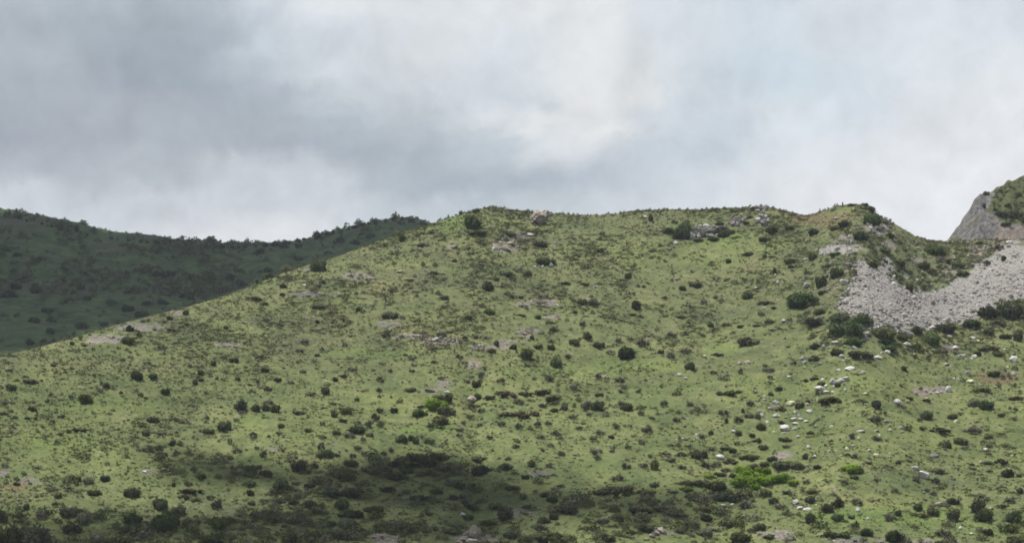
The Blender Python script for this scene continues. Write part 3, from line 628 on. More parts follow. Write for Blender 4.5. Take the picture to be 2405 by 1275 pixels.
# ------------------------------------------------------------------ survey of the plants: "x,base,width,height" in photo pixels
SHRUBS = {
'D': """25,917,26,15;318,894,28,23;358,892,24,15;238,904,9,9;249,913,18,15;389,928,22,16;193,949,40,23;313,950,9,8;357,994,28,14;341,1024,20,15
501,860,14,13;548,852,20,12;471,881,15,11;451,888,9,7;473,896,14,8;457,905,15,13;558,895,11,10;622,875,18,11;653,898,18,12;744,837,14,7;787,896,12,11;763,926,24,16;565,966,32,27;601,968,22,18;648,970,28,20;783,980,20,12;526,1015,32,27;489,1020,24,14;422,994,11,6;594,1027,16,12;659,1006,17,12;789,1023,18,11;405,1043,14,8
807,888,14,9;967,874,14,7;891,934,12,7;918,936,9,8;838,943,11,10;1118,910,22,16;1121,940,18,16;1029,940,34,14;1054,948,20,24;1046,978,40,24;985,980,36,20;814,975,27,18;926,971,20,14;838,1020,40,18;807,993,20,8;945,1042,32,22;966,1036,18,14;976,1044,14,14;953,970,8,6;1032,1000,44,22
1237,847,34,30;1306,866,26,26;1473,844,37,30;1409,932,21,9;1407,965,36,24;1474,967,32,20;1435,1030,16,8
1622,869,24,17;1844,861,12,6;1892,899,13,8;1811,929,14,7;1690,928,18,10;1723,930,46,14;1706,995,9,13;1745,971,9,11;1788,1011,22,17;1670,1022,13,10;1736,1025,16,12;1766,1028,18,8;1929,906,22,9;1968,909,15,10;1781,1040,20,10
2123,872,15,11;2336,887,31,15;2059,961,29,20;2055,971,10,6;2179,987,30,22;2239,986,24,13;2319,963,34,24;2165,1010,13,9;2258,1046,32,18;2135,938,20,6
179,1133,24,16;245,1132,27,16;220,1163,34,14;309,1171,40,25;61,1198,14,14;159,1214,50,27;185,1207,22,14;134,1117,15,5;373,1057,20,11;402,1048,16,9;388,1072,16,9;22,1211,14,6
4,1230,26,32;24,1284,64,46;82,1290,64,54;338,1258,46,32;390,1248,62,46;373,1198,40,26;311,1232,40,26;165,1258,42,30;274,1288,64,28
766,1077,40,24;700,1111,40,30;823,1096,34,16;804,1122,40,18;587,1108,22,17;623,1120,26,17;473,1130,28,15;408,1144,12,11;662,1157,38,30;588,1143,24,12;693,1139,18,9;726,1146,30,12;587,1165,22,13;651,1183,26,15;590,1186,18,9;689,1184,22,12;777,1168,50,22;802,1197,34,24;726,1194,36,20;599,1217,28,16;512,1247,42,33;669,1240,18,8;779,1236,24,12;819,1219,50,20;506,1280,60,26;418,1212,42,26;682,1280,48,24
960,1098,50,20;1010,1098,60,20;879,1090,30,16;879,1115,50,20;901,1070,14,10;956,1113,28,13;932,1128,40,18;1052,1122,28,12;1023,1121,18,9;1129,1115,50,24;1188,1105,34,18;913,1157,36,14;827,1170,50,26;985,1178,46,14;1107,1142,20,8;1082,1150,26,18;1201,1155,40,14;1027,1161,30,11;1063,1175,22,12;1104,1196,30,14;1164,1196,34,16;1184,1222,46,30;879,1205,44,18;833,1218,36,20;1102,1222,26,12;1144,1234,50,13;959,1251,36,22;1021,1246,16,9;1060,1255,40,10;1202,1267,40,18
1635,1077,20,16;1249,1097,20,16;1538,1106,20,26;1233,1126,20,11;1537,1146,34,11;1612,1141,36,12;1279,1168,20,12;1229,1172,20,14;1295,1181,26,12;1328,1205,50,22;1277,1228,30,16;1299,1221,20,16;1237,1277,40,20;1520,1250,40,20
1644,1080,38,22;1702,1059,30,8;1721,1063,20,10;1792,1057,26,12;1814,1083,24,11;1893,1080,15,14;1838,1102,46,20;1871,1105,36,18;1918,1103,20,11;1796,1099,28,14;1721,1121,20,9;1680,1155,60,24;1640,1141,40,14;1724,1180,46,28;1799,1168,26,20;1818,1183,26,15;1904,1183,26,18;1907,1161,24,12;1847,1161,22,10;1944,1205,30,22;1970,1191,28,20;1904,1230,26,25;1970,1226,36,18;2001,1219,16,9;1660,1225,26,18;1788,1247,34,20;1737,1274,60,24;1810,1267,34,12;2006,1125,22,9;1951,1264,30,16;1986,1264,34,14
2111,1090,16,9;2137,1086,8,7;2153,1133,18,12;2159,1201,26,18;2192,1212,26,20;2111,1212,16,15;2241,1227,34,33;2239,1185,30,17;2300,1207,38,34;2313,1226,40,32;2384,1227,34,26;2371,1121,26,20;2394,1121,12,9;2320,1093,28,8;2227,1052,16,12;2397,1160,18,14;2038,1260,32,20;2100,1276,46,30;2212,1287,34,16;2380,1251,36,20;2320,1258,24,18;2386,1282,40,24
2031,485,16,9;2043,498,24,13;2049,528,42,29;1984,534,30,17;1965,541,26,12;2032,529,9,10;2021,566,34,25;2091,560,18,13;1911,553,24,16;1908,610,26,18;1963,603,24,11;2081,598,30,18;2051,630,24,17;2081,620,10,9;2196,602,46,26;2169,635,36,18;2188,644,22,13;2251,631,34,18;2264,650,30,13;2137,686,20,18;2169,681,15,12;2110,627,30,16;1929,675,32,28;1967,652,28,26;1932,693,20,10;2358,614,14,13;2301,575,16,9
1990,793,72,42;2028,768,42,30;1975,768,44,32;1913,767,44,22;1927,739,30,14;1890,721,70,36;2072,798,56,29;2154,789,30,25;2224,784,50,25;2190,812,44,31;2121,803,44,18;2079,812,40,14;2285,774,40,24;2320,751,50,32;2375,749,58,42;2325,788,28,18;2154,822,24,16;2007,815,40,20;1965,836,30,17;2087,827,40,16;1917,821,26,14;2348,839,26,12;2297,837,24,12;2394,803,24,28;2362,797,34,12;2165,829,14,7
1610,563,46,40;1700,557,24,14;1676,567,30,10;1642,569,30,9;1622,550,20,14;1752,529,16,10;1716,551,22,12;1762,514,18,8;1690,530,20,9;1572,552,30,18;1600,565,36,22;1528,521,12,18;1816,551,36,20;1856,541,22,10;1795,569,28,12;1709,552,26,14;1757,601,24,9;1797,607,10,10;1858,620,34,13;1858,630,16,9;1474,655,17,13;1633,676,28,13;1602,683,20,12;1819,647,9,18;1757,703,26,19;1816,727,15,7;1492,728,24,22;1711,619,14,10;1410,595,16,11
1669,769,18,9;1740,770,17,7;1776,768,18,6;1806,761,24,11;1553,831,16,10;1408,820,30,18
1106,538,46,31;945,569,16,16;1119,500,18,10;1082,505,9,10;1144,684,29,22;1239,649,24,14;1369,717,26,17;1393,720,26,18;1018,647,26,9;1200,557,22,11;1266,582,36,16;1123,555,50,13;1276,622,50,18;1190,651,40,12;1068,617,12,8;1167,661,11,9;1375,671,20,8;1335,667,50,6
1147,740,30,15;1300,780,18,12;1379,799,24,20;1348,812,32,15;1293,823,18,14;1264,820,26,11;1207,821,17,13;1214,830,10,7;1167,814,15,13;1154,828,22,10;1123,824,12,6;1067,828,8,9;1264,750,18,11;1104,752,28,12;1091,797,12,8;1249,799,14,7
748,639,37,29;631,655,22,14;663,697,15,8;664,677,18,9;759,668,12,10;843,731,13,10;744,760,12,8;750,726,40,12;837,693,14,6;530,772,14,7
299,809,31,18;304,779,18,16;326,791,16,9;437,741,16,12;396,751,20,8;168,811,14,8;196,814,16,6""",
'G': """237,923,18,12;329,933,16,12;343,939,11,8;166,938,12,14;121,931,14,10;111,946,14,10;12,953,16,10;124,995,18,12;144,985,20,11;258,974,16,7;133,1042,14,12;377,1006,12,8;346,857,22,8
447,863,13,9;527,845,20,11;496,886,14,7;511,892,12,8;600,874,14,7;606,903,12,13;681,903,20,10;711,877,16,9;738,853,17,11;767,907,14,7;485,927,15,10;731,933,28,16;568,973,20,10;630,951,28,14;723,982,9,9;784,951,20,7;412,991,18,13;555,991,16,9;654,1021,20,10;666,1028,12,7;757,999,15,12;540,1045,13,18;656,987,12,7
827,872,26,12;898,857,22,9;965,849,22,13;916,876,13,11;970,862,14,7;894,893,16,9;891,922,17,13;1077,842,20,11;1089,856,20,7;1132,891,18,22;1139,870,10,9;1128,900,14,10;1098,901,14,10;1178,901,24,14;1038,893,20,11;1108,963,22,20;1131,970,22,11;1106,985,20,14;1132,985,12,7;1089,999,14,12;1126,1002,16,9;1176,1002,23,15;1081,1014,22,12;1079,1029,16,14;1149,1034,20,13;988,961,20,12;1010,1008,22,15;1038,1009,20,8;890,971,20,16;881,990,24,21;867,1005,22,18;893,1005,18,13;820,1030,27,15;853,1040,16,16;837,998,22,9;986,1031,22,14
1238,862,17,9;1335,844,17,14;1577,844,22,15;1288,898,27,18;1256,892,14,8;1405,893,16,16;1456,901,23,13;1468,915,20,12;1456,924,16,9;1351,916,25,17;1426,934,10,8;1214,951,30,16;1326,966,26,18;1380,963,32,22;1458,955,20,17;1559,957,22,18;1506,977,18,13;1528,985,18,8;1588,994,22,15;1348,985,24,13;1385,978,16,10;1273,958,20,10;1217,1010,23,16;1223,991,10,8;1262,1003,20,16;1288,1001,20,13;1362,1010,18,11;1408,1022,24,16;1396,1035,24,14;1445,1009,23,16;1521,1019,30,22;1312,1027,14,12;1270,1032,26,13;1505,1044,20,13;1356,931,16,7
1673,879,22,11;1741,880,14,15;1806,876,28,14;1799,863,12,8;1809,891,15,10;1808,905,12,10;1864,858,17,12;1764,956,22,17;1620,957,20,13;1700,978,26,18;1733,995,24,18;1647,1032,18,13;1925,930,20,14;1933,980,11,7;1733,1047,16,10
2180,844,13,9;2075,976,22,13;2058,995,32,22;2160,992,17,12;2256,975,20,10;2286,1020,44,20;2351,980,20,11;2226,1045,18,10;2003,1031,20,14;2382,910,14,11
128,1192,18,14;95,1221,30,26;15,1067,12,7;26,1059,12,7;9,1099,20,12;349,1063,28,18;413,1068,20,11
620,1075,22,18;603,1057,15,11;557,1065,30,12;755,1058,22,16;790,1074,20,10;738,1102,36,16;716,1117,30,14;546,1103,20,13;455,1107,22,13;440,1142,24,15;620,1180,22,11;512,1198,32,26;757,1208,30,14;629,1208,36,12;700,1232,36,16
855,1071,16,13;838,1060,20,16;827,1076,20,13;919,1063,14,13;1195,1081,20,9;1074,1105,26,16
1315,1070,22,12;1293,1051,20,10;1273,1062,14,10;1211,1053,24,10;1398,1068,36,20;1403,1080,20,12;1440,1063,16,9;1476,1056,18,11;1575,1052,16,10;1621,1051,13,8;1602,1075,22,15;1526,1076,12,9;1291,1099,24,13;1469,1102,26,16;1473,1083,16,7;1511,1102,28,18;1602,1105,26,13;1454,1131,32,18;1317,1146,24,11;1264,1249,40,22
1673,1059,18,12;1845,1053,22,10;1660,1102,34,18;1684,1097,24,14;1752,1197,46,22;1836,1196,30,16;2012,1187,32,18;1765,1251,22,12;1982,1140,18,15;2023,1112,24,16;1893,1136,20,8;1933,1262,14,8
2060,1132,22,12;2104,1158,20,12;2175,1156,18,10;2194,1165,20,11;2197,1135,22,14;2088,1225,28,24;2227,1194,18,12;2375,1183,26,16;2353,1196,30,14;2289,1106,16,9;2325,1111,16,8;2267,1056,20,10;2325,1053,20,13;2009,1077,22,12;2300,1170,34,13;2217,1262,38,24
2079,528,20,13;2095,531,16,10;2035,613,16,9;2348,587,28,16;2215,617,50,16;1938,810,26,15;2215,833,34,17
1812,607,20,6;1484,694,20,9;1560,705,16,10;1680,704,12,10;1654,714,18,12;1505,676,26,8;1682,658,18,8;1434,832,22,12;1454,807,18,14;1480,803,18,10;1511,816,32,24;1705,768,26,10;1614,831,30,16;1579,793,30,16;1648,792,14,8
961,663,26,9;980,690,34,8;1205,700,50,9;1276,702,30,11;1369,769,18,17;1295,806,22,9;1127,796,46,11;908,795,26,22;1037,793,30,14;942,751,20,9
677,655,18,10;715,809,24,14;669,815,18,8;809,815,16,12;780,739,30,12;463,725,14,7;702,828,20,10;379,822,24,13""",
'O': """67,901,38,12;123,861,18,7;145,928,12,6;75,967,22,14;95,954,11,6;76,947,20,6;10,976,26,12;66,985,20,8;83,987,11,9;140,1022,16,8;158,1017,18,9;176,1014,22,10;197,1014,18,10;214,1014,14,6;333,1004,24,8;381,1023,26,11;280,873,12,6
611,844,32,14;584,905,18,5;629,917,18,11;721,1014,22,10;758,1030,18,9;699,974,36,12
952,836,14,7;1020,854,17,8;1152,940,34,14;1186,934,56,22;1238,930,44,15;1278,926,50,16;1300,943,40,20;1188,977,46,13;1222,982,44,21;1256,977,30,13;1303,968,22,12
1913,848,30,18;1912,892,22,9;1828,918,24,12;1834,968,26,16;1881,960,26,20;1899,946,20,10;1949,949,54,24;1903,1020,20,10;1834,996,18,9;1841,1037,38,13
2311,922,52,15;2386,941,36,15;2208,1015,56,13;2057,1035,28,14;2326,1031,30,14;2175,944,24,7
38,1141,18,9;773,1143,28,11;433,1171,34,12;491,1172,24,10;462,1180,30,13;451,1158,60,14
968,1092,92,38;1026,1082,52,24;930,1096,40,18;1040,1104,24,14;1129,1086,44,16;1005,1210,20,10
1562,1068,28,10;1401,1161,28,13;1462,1163,96,30;1518,1160,46,16;1580,1159,28,11;1238,1196,26,11;1374,1245,34,12;1419,1271,62,22;1291,1274,84,28;1484,1254,26,12;1621,1239,40,16;1560,1200,60,20;1500,1205,60,18;1590,1215,50,16
1761,1079,50,18;1717,1090,36,16;1770,1106,40,20;1706,1107,24,10;1690,1119,34,12;1653,1202,40,16;1713,1238,40,12
2040,1089,20,7;2164,1215,34,12;2353,1091,34,16;2283,1094,14,7;1991,1072,18,8
2003,484,26,7;1946,627,30,10;2318,621,20,12;2346,766,50,16;2018,841,66,22;2333,827,70,20;1801,717,42,14;1482,742,32,9;1753,812,62,25;1684,836,40,9;1219,742,34,6;1350,736,16,8;595,707,36,13;622,718,24,10;399,778,26,8;439,765,16,6;505,745,14,6""",
'P': """284,928,10,9;623,966,20,16;965,921,26,11;868,1026,18,13;1008,1044,30,18;1760,982,22,12;1780,985,17,16;2289,955,27,20;207,1137,26,18;135,1169,20,15;194,1232,44,30;225,1276,42,26;446,1236,40,22;802,1267,44,24;1067,1197,28,18;932,1243,40,24;815,1243,46,26;1577,1085,30,12;1451,1226,34,22;1416,1230,30,14;1597,1251,24,12;1651,1172,40,10;1655,1261,40,20;1688,1177,34,18;2203,1113,40,14;1925,500,8,10;2068,562,22,10;1598,747,26,10;992,580,30,11;1043,705,24,11;913,749,40,18;675,637,25,15;605,667,24,14;1240,500,10,9""",
'B': """1024,963,52,28;1746,1110,32,17;1790,1115,32,17;1765,1128,60,21;1752,1144,52,24;1798,1141,46,22;1838,1133,38,20;1856,1139,38,13;1666,1126,26,11;1772,1152,26,14;1755,1161,32,12;1610,1154,30,10;1999,1112,42,18""",
}
FAR = """373,653,40,22;399,650,26,16;539,658,34,16;296,733,36,24;259,716,30,16;160,713,34,16;203,706,26,14;80,690,36,18;146,663,20,12;213,663,24,12;243,656,18,12;466,688,30,14;562,673,30,20;519,686,22,14;436,703,40,20;379,716,34,16;80,759,28,18;190,773,36,20;116,786,30,18;246,766,26,14;66,812,30,18;702,583,20,16;612,596,26,16;40,603,24,10;93,613,20,10;150,636,26,10;665,583,28,14;419,680,18,8;389,683,22,9;30,680,40,18;330,745,40,16;345,716,24,12;480,660,24,12;630,640,30,14;870,560,26,14;830,575,30,14;770,600,30,14;700,612,26,12;560,640,22,10;20,700,44,20;110,735,34,16;300,690,26,10;60,655,24,10"""
RIDGE = """12,508,9,8;22,506,10,10;34,511,8,7;46,514,14,9;62,519,8,6;98,527,9,6;120,532,7,5;143,537,7,5;178,544,16,13;190,549,10,7;205,553,9,6;260,561,10,7;275,562,6,5;300,565,14,7;330,568,10,6;345,570,12,6;368,572,16,9;392,575,14,8;412,576,10,6;436,577,9,6;450,579,14,8;483,583,14,13;503,582,14,10;520,583,16,11;545,582,10,6;560,583,8,6;575,582,10,9;600,580,12,7;622,579,18,9;645,578,20,11;672,572,20,10;700,568,14,9;715,564,10,6;744,561,26,17;770,553,18,9;782,548,10,9;800,546,14,8;818,541,10,8;832,536,16,8;850,531,14,8;866,527,9,7;882,525,12,9;905,521,10,7;925,518,14,12;946,518,14,9;966,521,18,10;990,526,12,8;1000,530,9,6"""
ROCKS = {
'W': """1887,847,15,12;1889,855,11,8;1970,874,12,9;1996,871,22,10;1956,903,18,14;1974,900,20,13;1986,896,18,12;1941,909,9,6;1957,911,9,6;1926,918,26,12;1941,924,16,8;1956,924,9,6;1896,954,9,7;1821,951,17,10;1813,963,18,11;1824,981,19,12;1790,982,10,14;1862,989,16,9;1881,990,16,9;1869,997,20,7;1893,992,14,6;1844,1013,24,16;1866,1011,13,8;1841,1020,10,5;1901,971,14,9;1938,965,8,4;1924,983,7,6;1938,1000,7,6;1723,1018,11,7;1610,1035,18,6;1597,884,13,8;1611,890,9,5;1717,906,7,5;1640,936,7,5;1978,840,16,9;1453,978,6,5;1928,858,12,6;1981,850,10,5
2028,878,10,8;2062,843,20,10;2264,839,9,8;2289,842,12,9;2283,845,9,6;2269,846,6,5;2381,851,18,16;2273,882,15,13;2379,885,12,9;2360,887,8,6;2241,892,8,6;2228,923,14,16;2202,926,10,7;2210,924,9,6;2193,920,9,6;2108,951,22,16;2083,993,16,7;2115,1008,13,6;2022,1016,20,8
1691,1080,26,13;1899,1053,9,9;1914,1075,11,7;1941,1076,7,6;1896,1098,9,8;1867,1184,18,11;1880,1197,18,9;1896,1200,20,8;1696,1191,16,8;1721,1187,11,5;2015,1203,12,11;2037,1221,10,6;2195,1075,20,10;2314,1061,13,8;2150,1105,16,11;2256,1244,10,9;2077,1106,6,5;2282,1256,8,5;2173,1125,28,21;1086,1212,14,9
1163,589,12,7;1186,590,28,10;1215,582,10,6;1305,574,8,7;1295,629,10,11;1275,629,6,6;1320,630,9,5;1257,630,8,5;1398,677,12,5;1307,719,11,4;1262,536,7,5;938,582,9,6;1515,513,11,7;1587,575,13,10;1574,588,7,5;1591,659,16,7;1820,649,7,6;1827,668,9,10;1780,680,16,6;1896,676,16,15;1888,660,7,10;1892,612,16,6;1757,555,8,5;1841,759,14,10;1795,725,11,5
1995,559,8,6;2004,572,12,9;1967,589,15,10;2062,537,13,8;2076,537,14,8;2043,533,14,7;1965,516,12,6;1984,509,9,4;2371,574,17,10;2398,577,14,10;2272,572,12,5;1950,657,9,14;1984,669,20,15;1978,706,15,10;1986,711,17,9;1927,752,12,10;2230,795,12,8;2285,796,14,7;2131,814,24,11;1963,807,22,8;1934,818,10,12;2005,819,16,6;2085,830,14,9;2072,832,9,5;2245,823,18,10;2360,824,11,5;2190,774,16,10;721,641,16,9;572,760,13,6;715,672,8,6;736,748,6,5;340,1112,12,6;1051,926,18,9""",
'Y': """1889,865,8,6;1906,949,7,16;1920,946,8,14;1857,954,22,12;1655,841,11,8;1672,842,8,4;1853,888,11,6;2013,875,8,5;2145,835,9,5;2367,865,8,6;2280,900,19,9;2033,928,11,7;2133,947,11,9;2248,995,15,9;2091,1015,11,8;2121,1016,7,6;2082,1035,11,10;2017,1034,8,7;1989,1059,11,10;1976,1072,9,5;2058,1073,14,9;2304,1090,11,10;2377,1074,8,6;1927,615,10,5;2297,803,9,7;1984,818,9,6;1950,818,7,5""",
'T': """1982,905,8,7;1736,857,12,7;1755,855,16,9;2223,859,18,7;2185,926,9,8;2151,928,10,8;2175,921,9,5;2058,1015,15,5;2339,911,10,5;2002,947,7,5;2301,906,9,5;2004,1049,12,6;1746,1218,12,8;1669,1246,22,10;2212,1190,28,14;2329,1196,12,7;1326,1267,10,4;1066,584,18,10;986,589,9,7;1196,576,14,8;1041,606,9,6;691,688,10,5;86,1101,12,5;95,1078,6,4;1011,922,26,9;2158,588,12,10;1107,946,24,17;1245,555,18,8;940,640,18,6""",
}
OUTCROPS = [
 ('K', 'big pale grey boulder mass breaking the skyline of the sunlit hill', [(1256,524,24,24,'T'),(1268,527,34,32,'T'),(1282,519,22,24,'T'),(1264,508,30,14,'T'),(1278,505,20,11,'K'),(1290,508,12,9,'K'),(1250,526,12,8,'K')]),
 ('K', 'pale rocks among bushes on the right flank of the rocky knoll', [(2045,540,14,9),(2060,542,18,11),(2074,541,14,10),(2085,545,12,9),(2052,550,14,8),(2098,556,14,8),(2090,536,10,7)]),
 ('K', 'low pale ledge on the highest left hump of the crest', [(1140,491,12,5),(1150,490,12,7),(1160,489,14,8),(1172,491,10,6),(1190,496,12,7)]),
 ('K', 'broken cliff of pale blocks and dark cracks below the crest', [(1640,562,44,28,'X'),(1664,558,44,28,'X'),(1686,552,34,22,'X'),(1612,563,30,20,'X'),(1704,545,30,18,'X'),(1636,555,8,15),(1642,562,9,14),(1650,545,10,17),(1655,552,9,12),(1662,558,10,10),(1668,548,10,12),(1672,558,13,10),(1680,548,11,14),(1660,534,16,9),(1646,536,10,9),(1688,556,12,9),(1626,563,14,20),(1694,544,9,12),(1634,540,10,12),(1676,537,10,8)]),
 ('K', 'jagged grey rocks right of the broken cliff below the crest', [(1730,528,36,20,'X'),(1722,532,12,16),(1728,520,14,12),(1734,533,12,12),(1741,508,7,8),(1745,522,12,9),(1716,520,9,10),(1752,516,7,9),(1724,510,9,7)]),
 ('K', 'pale split crag of leaning blocks beneath the skyline rocks', [(1792,526,32,20,'X'),(1782,522,14,14),(1794,532,20,18),(1800,520,14,18),(1788,512,14,11),(1805,524,10,10),(1778,526,9,8)]),
 ('K', 'pale rocks along the hill crest left of the saddle', [(1784,496,44,14,'X'),(1766,492,12,8),(1776,492,14,11),(1786,491,11,12),(1796,496,12,15),(1802,493,9,10),(1793,502,10,9),(1780,497,12,6)]),
 ('T', 'tan rock outcrop in shade at the bottom edge', [(1100,1262,22,16),(1116,1266,26,34),(1124,1256,14,20),(1090,1272,24,12),(1112,1280,34,18),(1080,1276,16,9)]),
 ('T', 'small tan outcrop among brush near the bottom edge', [(1543,1256,14,10),(1554,1253,18,16),(1562,1256,10,9),(1532,1262,16,9),(1520,1268,12,6)]),
 ('K', 'grey boulder pile in the mid slope stony patch', [(1018,801,10,6),(1026,800,12,9),(1036,796,10,7),(1046,800,12,7),(1054,803,9,6),(1066,800,10,6)]),
]

# ------------------------------------------------------------------ labels: look + direction from something one can find
LM = [(1268,512,'the big skyline boulder'),(1658,545,'the broken cliff'),(1790,512,'the split crag'),(905,700,'the bare small tree'),
 (1990,720,"the scree's left tip"),(2150,785,"the scree's lower edge"),(2190,630,'the scrub above the scree'),(2395,640,"the scree's right end"),
 (1965,900,'the upper white boulder pile'),(1865,998,'the lower white boulder pile'),(2200,920,'the row of pinkish stones'),
 (2173,1115,'the largest white boulder'),(2212,1185,'the tan half-buried boulder'),(1691,1074,'the broad white boulder'),(1780,1128,'the bright green thicket'),
 (2033,925,'the bright yellow stone'),(1086,1208,'the lone shaded white stone'),(1548,1252,'the small tan outcrop'),(1110,1262,'the shaded tan outcrop'),
 (1030,950,'the yellow-green bush'),(1240,935,'the long olive mats'),(1112,852,'the tan gully'),(250,795,'the bare ridge patch'),
 (1258,714,'the pinkish bare patch'),(910,764,'the pale soil patch'),(540,808,'the oval soil patch'),(720,638,'the white stone on the spur'),
 (180,1012,'the curved olive line'),(980,1080,'the brown shaded mound'),(2020,490,'the rocky knoll'),(2205,570,'the skyline notch'),
 (2330,500,'the rock peak'),(5,842,"the spur's left foot"),(5,1270,'the bottom left corner'),(2400,1270,'the bottom right corner'),
 (2352,886,'the ochre grass patch'),(1320,1110,'the sunlit wedge in shade'),(1460,1150,'the shaded olive mound'),(40,1115,'the bare left edge patches'),
 (345,1108,'the small stony scar'),(1745,857,'the two tan stones'),(1604,885,'the paired white stones'),(2022,1012,'the long flat white stone'),
 (2264,840,'the boulders under the scree'),(1187,588,'the stones below the crest'),(1300,625,'the row of upslope stones'),(1035,798,'the grey boulder pile')]
LMF = [(-5,503,"the far ridge's left end"),(178,540,'the leaning ridge tree'),(560,580,'the dip of the far ridge'),(748,553,'the big ridge tree'),(930,519,'the hump of the far ridge'),
 (290,733,'the dark valley thicket'),(40,690,'the left edge of far slope'),(400,650,'the twin dark clumps'),(680,620,'the spur edge')]
def direction(dx, dy):
    v = 'above' if dy < -12 else ('below' if dy > 12 else '')
    h = 'left' if dx < -14 else ('right' if dx > 14 else '')
    if abs(dx) > 3.0 * abs(dy): v = ''
    if abs(dy) > 3.0 * abs(dx): h = ''
    if v and h: return v + ' and ' + h + ' of'
    if h: return h + ' of'
    return v if v else 'beside'
ORD = ['first','second','third','fourth','fifth','sixth','seventh','eighth','ninth','tenth','eleventh','twelfth']
NUM = ['zero','one','two','three','four','five','six','seven','eight','nine','ten','eleven','twelve']
pending = []          # (object, x, y, words of its look, landmark list)
def give_labels():
    groups = {}
    for o, x, y, look, lms in pending:
        best = sorted(lms, key=lambda q: (q[0] - x) ** 2 + (1.6 * (q[1] - y)) ** 2)[0]
        lab = look + ' ' + direction(x - best[0], y - best[1]) + ' ' + best[2]
        groups.setdefault(lab, []).append((x, y, o))
    for lab, g in groups.items():
        g.sort(key=lambda q: q[0]); n = len(g)
        for i, (x, y, o) in enumerate(g):
            if n == 1: t = lab
            elif i == 0: t = 'leftmost ' + lab
            elif i == n - 1: t = 'rightmost ' + lab
            elif n == 3: t = 'middle ' + lab
            else: t = ORD[min(i, 11)] + '-from-left ' + lab
            o['label'] = ' '.join(t.split()[:16])
def size_word(w, small, mid, big):
    return 'tiny' if w < small * 0.72 else 'small' if w < small else 'medium' if w < mid else 'large' if w < big else 'very large'
KIND = {'D': ('shrub', 'shrub', 'dark green rounded shrub', 'dark rounded shrubs on the hillside'),
        'G': ('twiggy_bush', 'bush', 'grey-brown twiggy bush', 'grey twiggy bushes on the hillside'),
        'O': ('mat_shrub', 'shrub', 'low olive mat shrub', 'low spreading olive shrubs'),
        'P': ('pale_bush', 'bush', 'pale grey-green bush', 'pale grey-green bushes'),
        'B': ('leafy_bush', 'bush', 'bright yellow-green bush', 'bright green leafy bushes'),
        'F': ('dark_bush', 'bush', 'dark bush', 'dark bushes on the far hill'),
        'R': ('ridge_tree', 'tree', 'dark tree', 'trees along the far ridge')}
rng = random.Random(3)
def plant(kind, x, b, w, h, hill='A', fol=None):
    p = at(x, b, hill); k = FPX / p[1]
    W_, H_ = w / k, h / k
    if kind in 'DPB': H_ *= 1.18; W_ *= 1.14
    if kind == 'B': H_ *= 1.1; W_ *= 1.15
    elif kind == 'G': H_ *= 1.2; W_ *= 1.16
    name, cat, look, grp = KIND[kind]
    f = fol or kind
    me = FOL[f][rng.randrange(NV)]
    sx, sy, sz = W_ * 0.56, W_ * 0.56 * rng.uniform(0.85, 1.1), H_
    if kind == 'O': sy *= 1.15
    rz = rng.choice([0, math.pi]) + rng.uniform(-0.6, 0.6) if kind == 'O' else rng.uniform(0, 6.283)
    zoff = -0.07 * H_
    if w >= 26 or kind == 'R':
        o = bpy.data.objects.new(name, None); col.objects.link(o); o.empty_display_size = 0.3
        o.location = (p[0], p[1] + 0.25 * W_, p[2] + zoff); o.rotation_euler.z = rz
        c = link('crown' if kind == 'R' else 'foliage', me, o); c.scale = (sx, sy, sz)
        if kind == 'R': c.location.z = 0.12 * H_
        s = link('trunk' if kind == 'R' else 'stems', STEM[rng.randrange(4)], o); s.scale = (sx, sy, sz * 0.95)
    else:
        o = link(name, me); o.location = (p[0], p[1] + 0.15 * W_, p[2] + zoff); o.rotation_euler.z = rz; o.scale = (sx, sy, sz)
    tag(o, None, cat, grp)
    shape = ' flat' if (w > 2.9 * h and kind != 'O') else (' upright' if h > 1.15 * w else '')
    sw = size_word(w, 15, 26, 40) if hill != 'B' else size_word(w, 14, 24, 34) if kind == 'F' else size_word(w, 9, 13, 16)
    pending.append((o, x, b - h / 2, sw + shape + ' ' + look, LMF if hill == 'B' else LM))
    return o
def parse(s): return [tuple(float(v) for v in t.split(',')) for t in s.replace('\n', ';').split(';') if t.strip()]
minor = []
for k, s in SHRUBS.items():
    for (x, b, w, h) in parse(s):
        if w * h >= 88: plant(k, x, b, w, h)
        else: minor.append((x, b, w, h, k))
for (x, b, w, h) in parse(FAR): plant('F', x, b, w, h, 'B')
for (x, b, w, h) in parse(RIDGE): plant('R', x, b + 2, w * 1.1, h * 1.1 + 1, 'B', 'F')

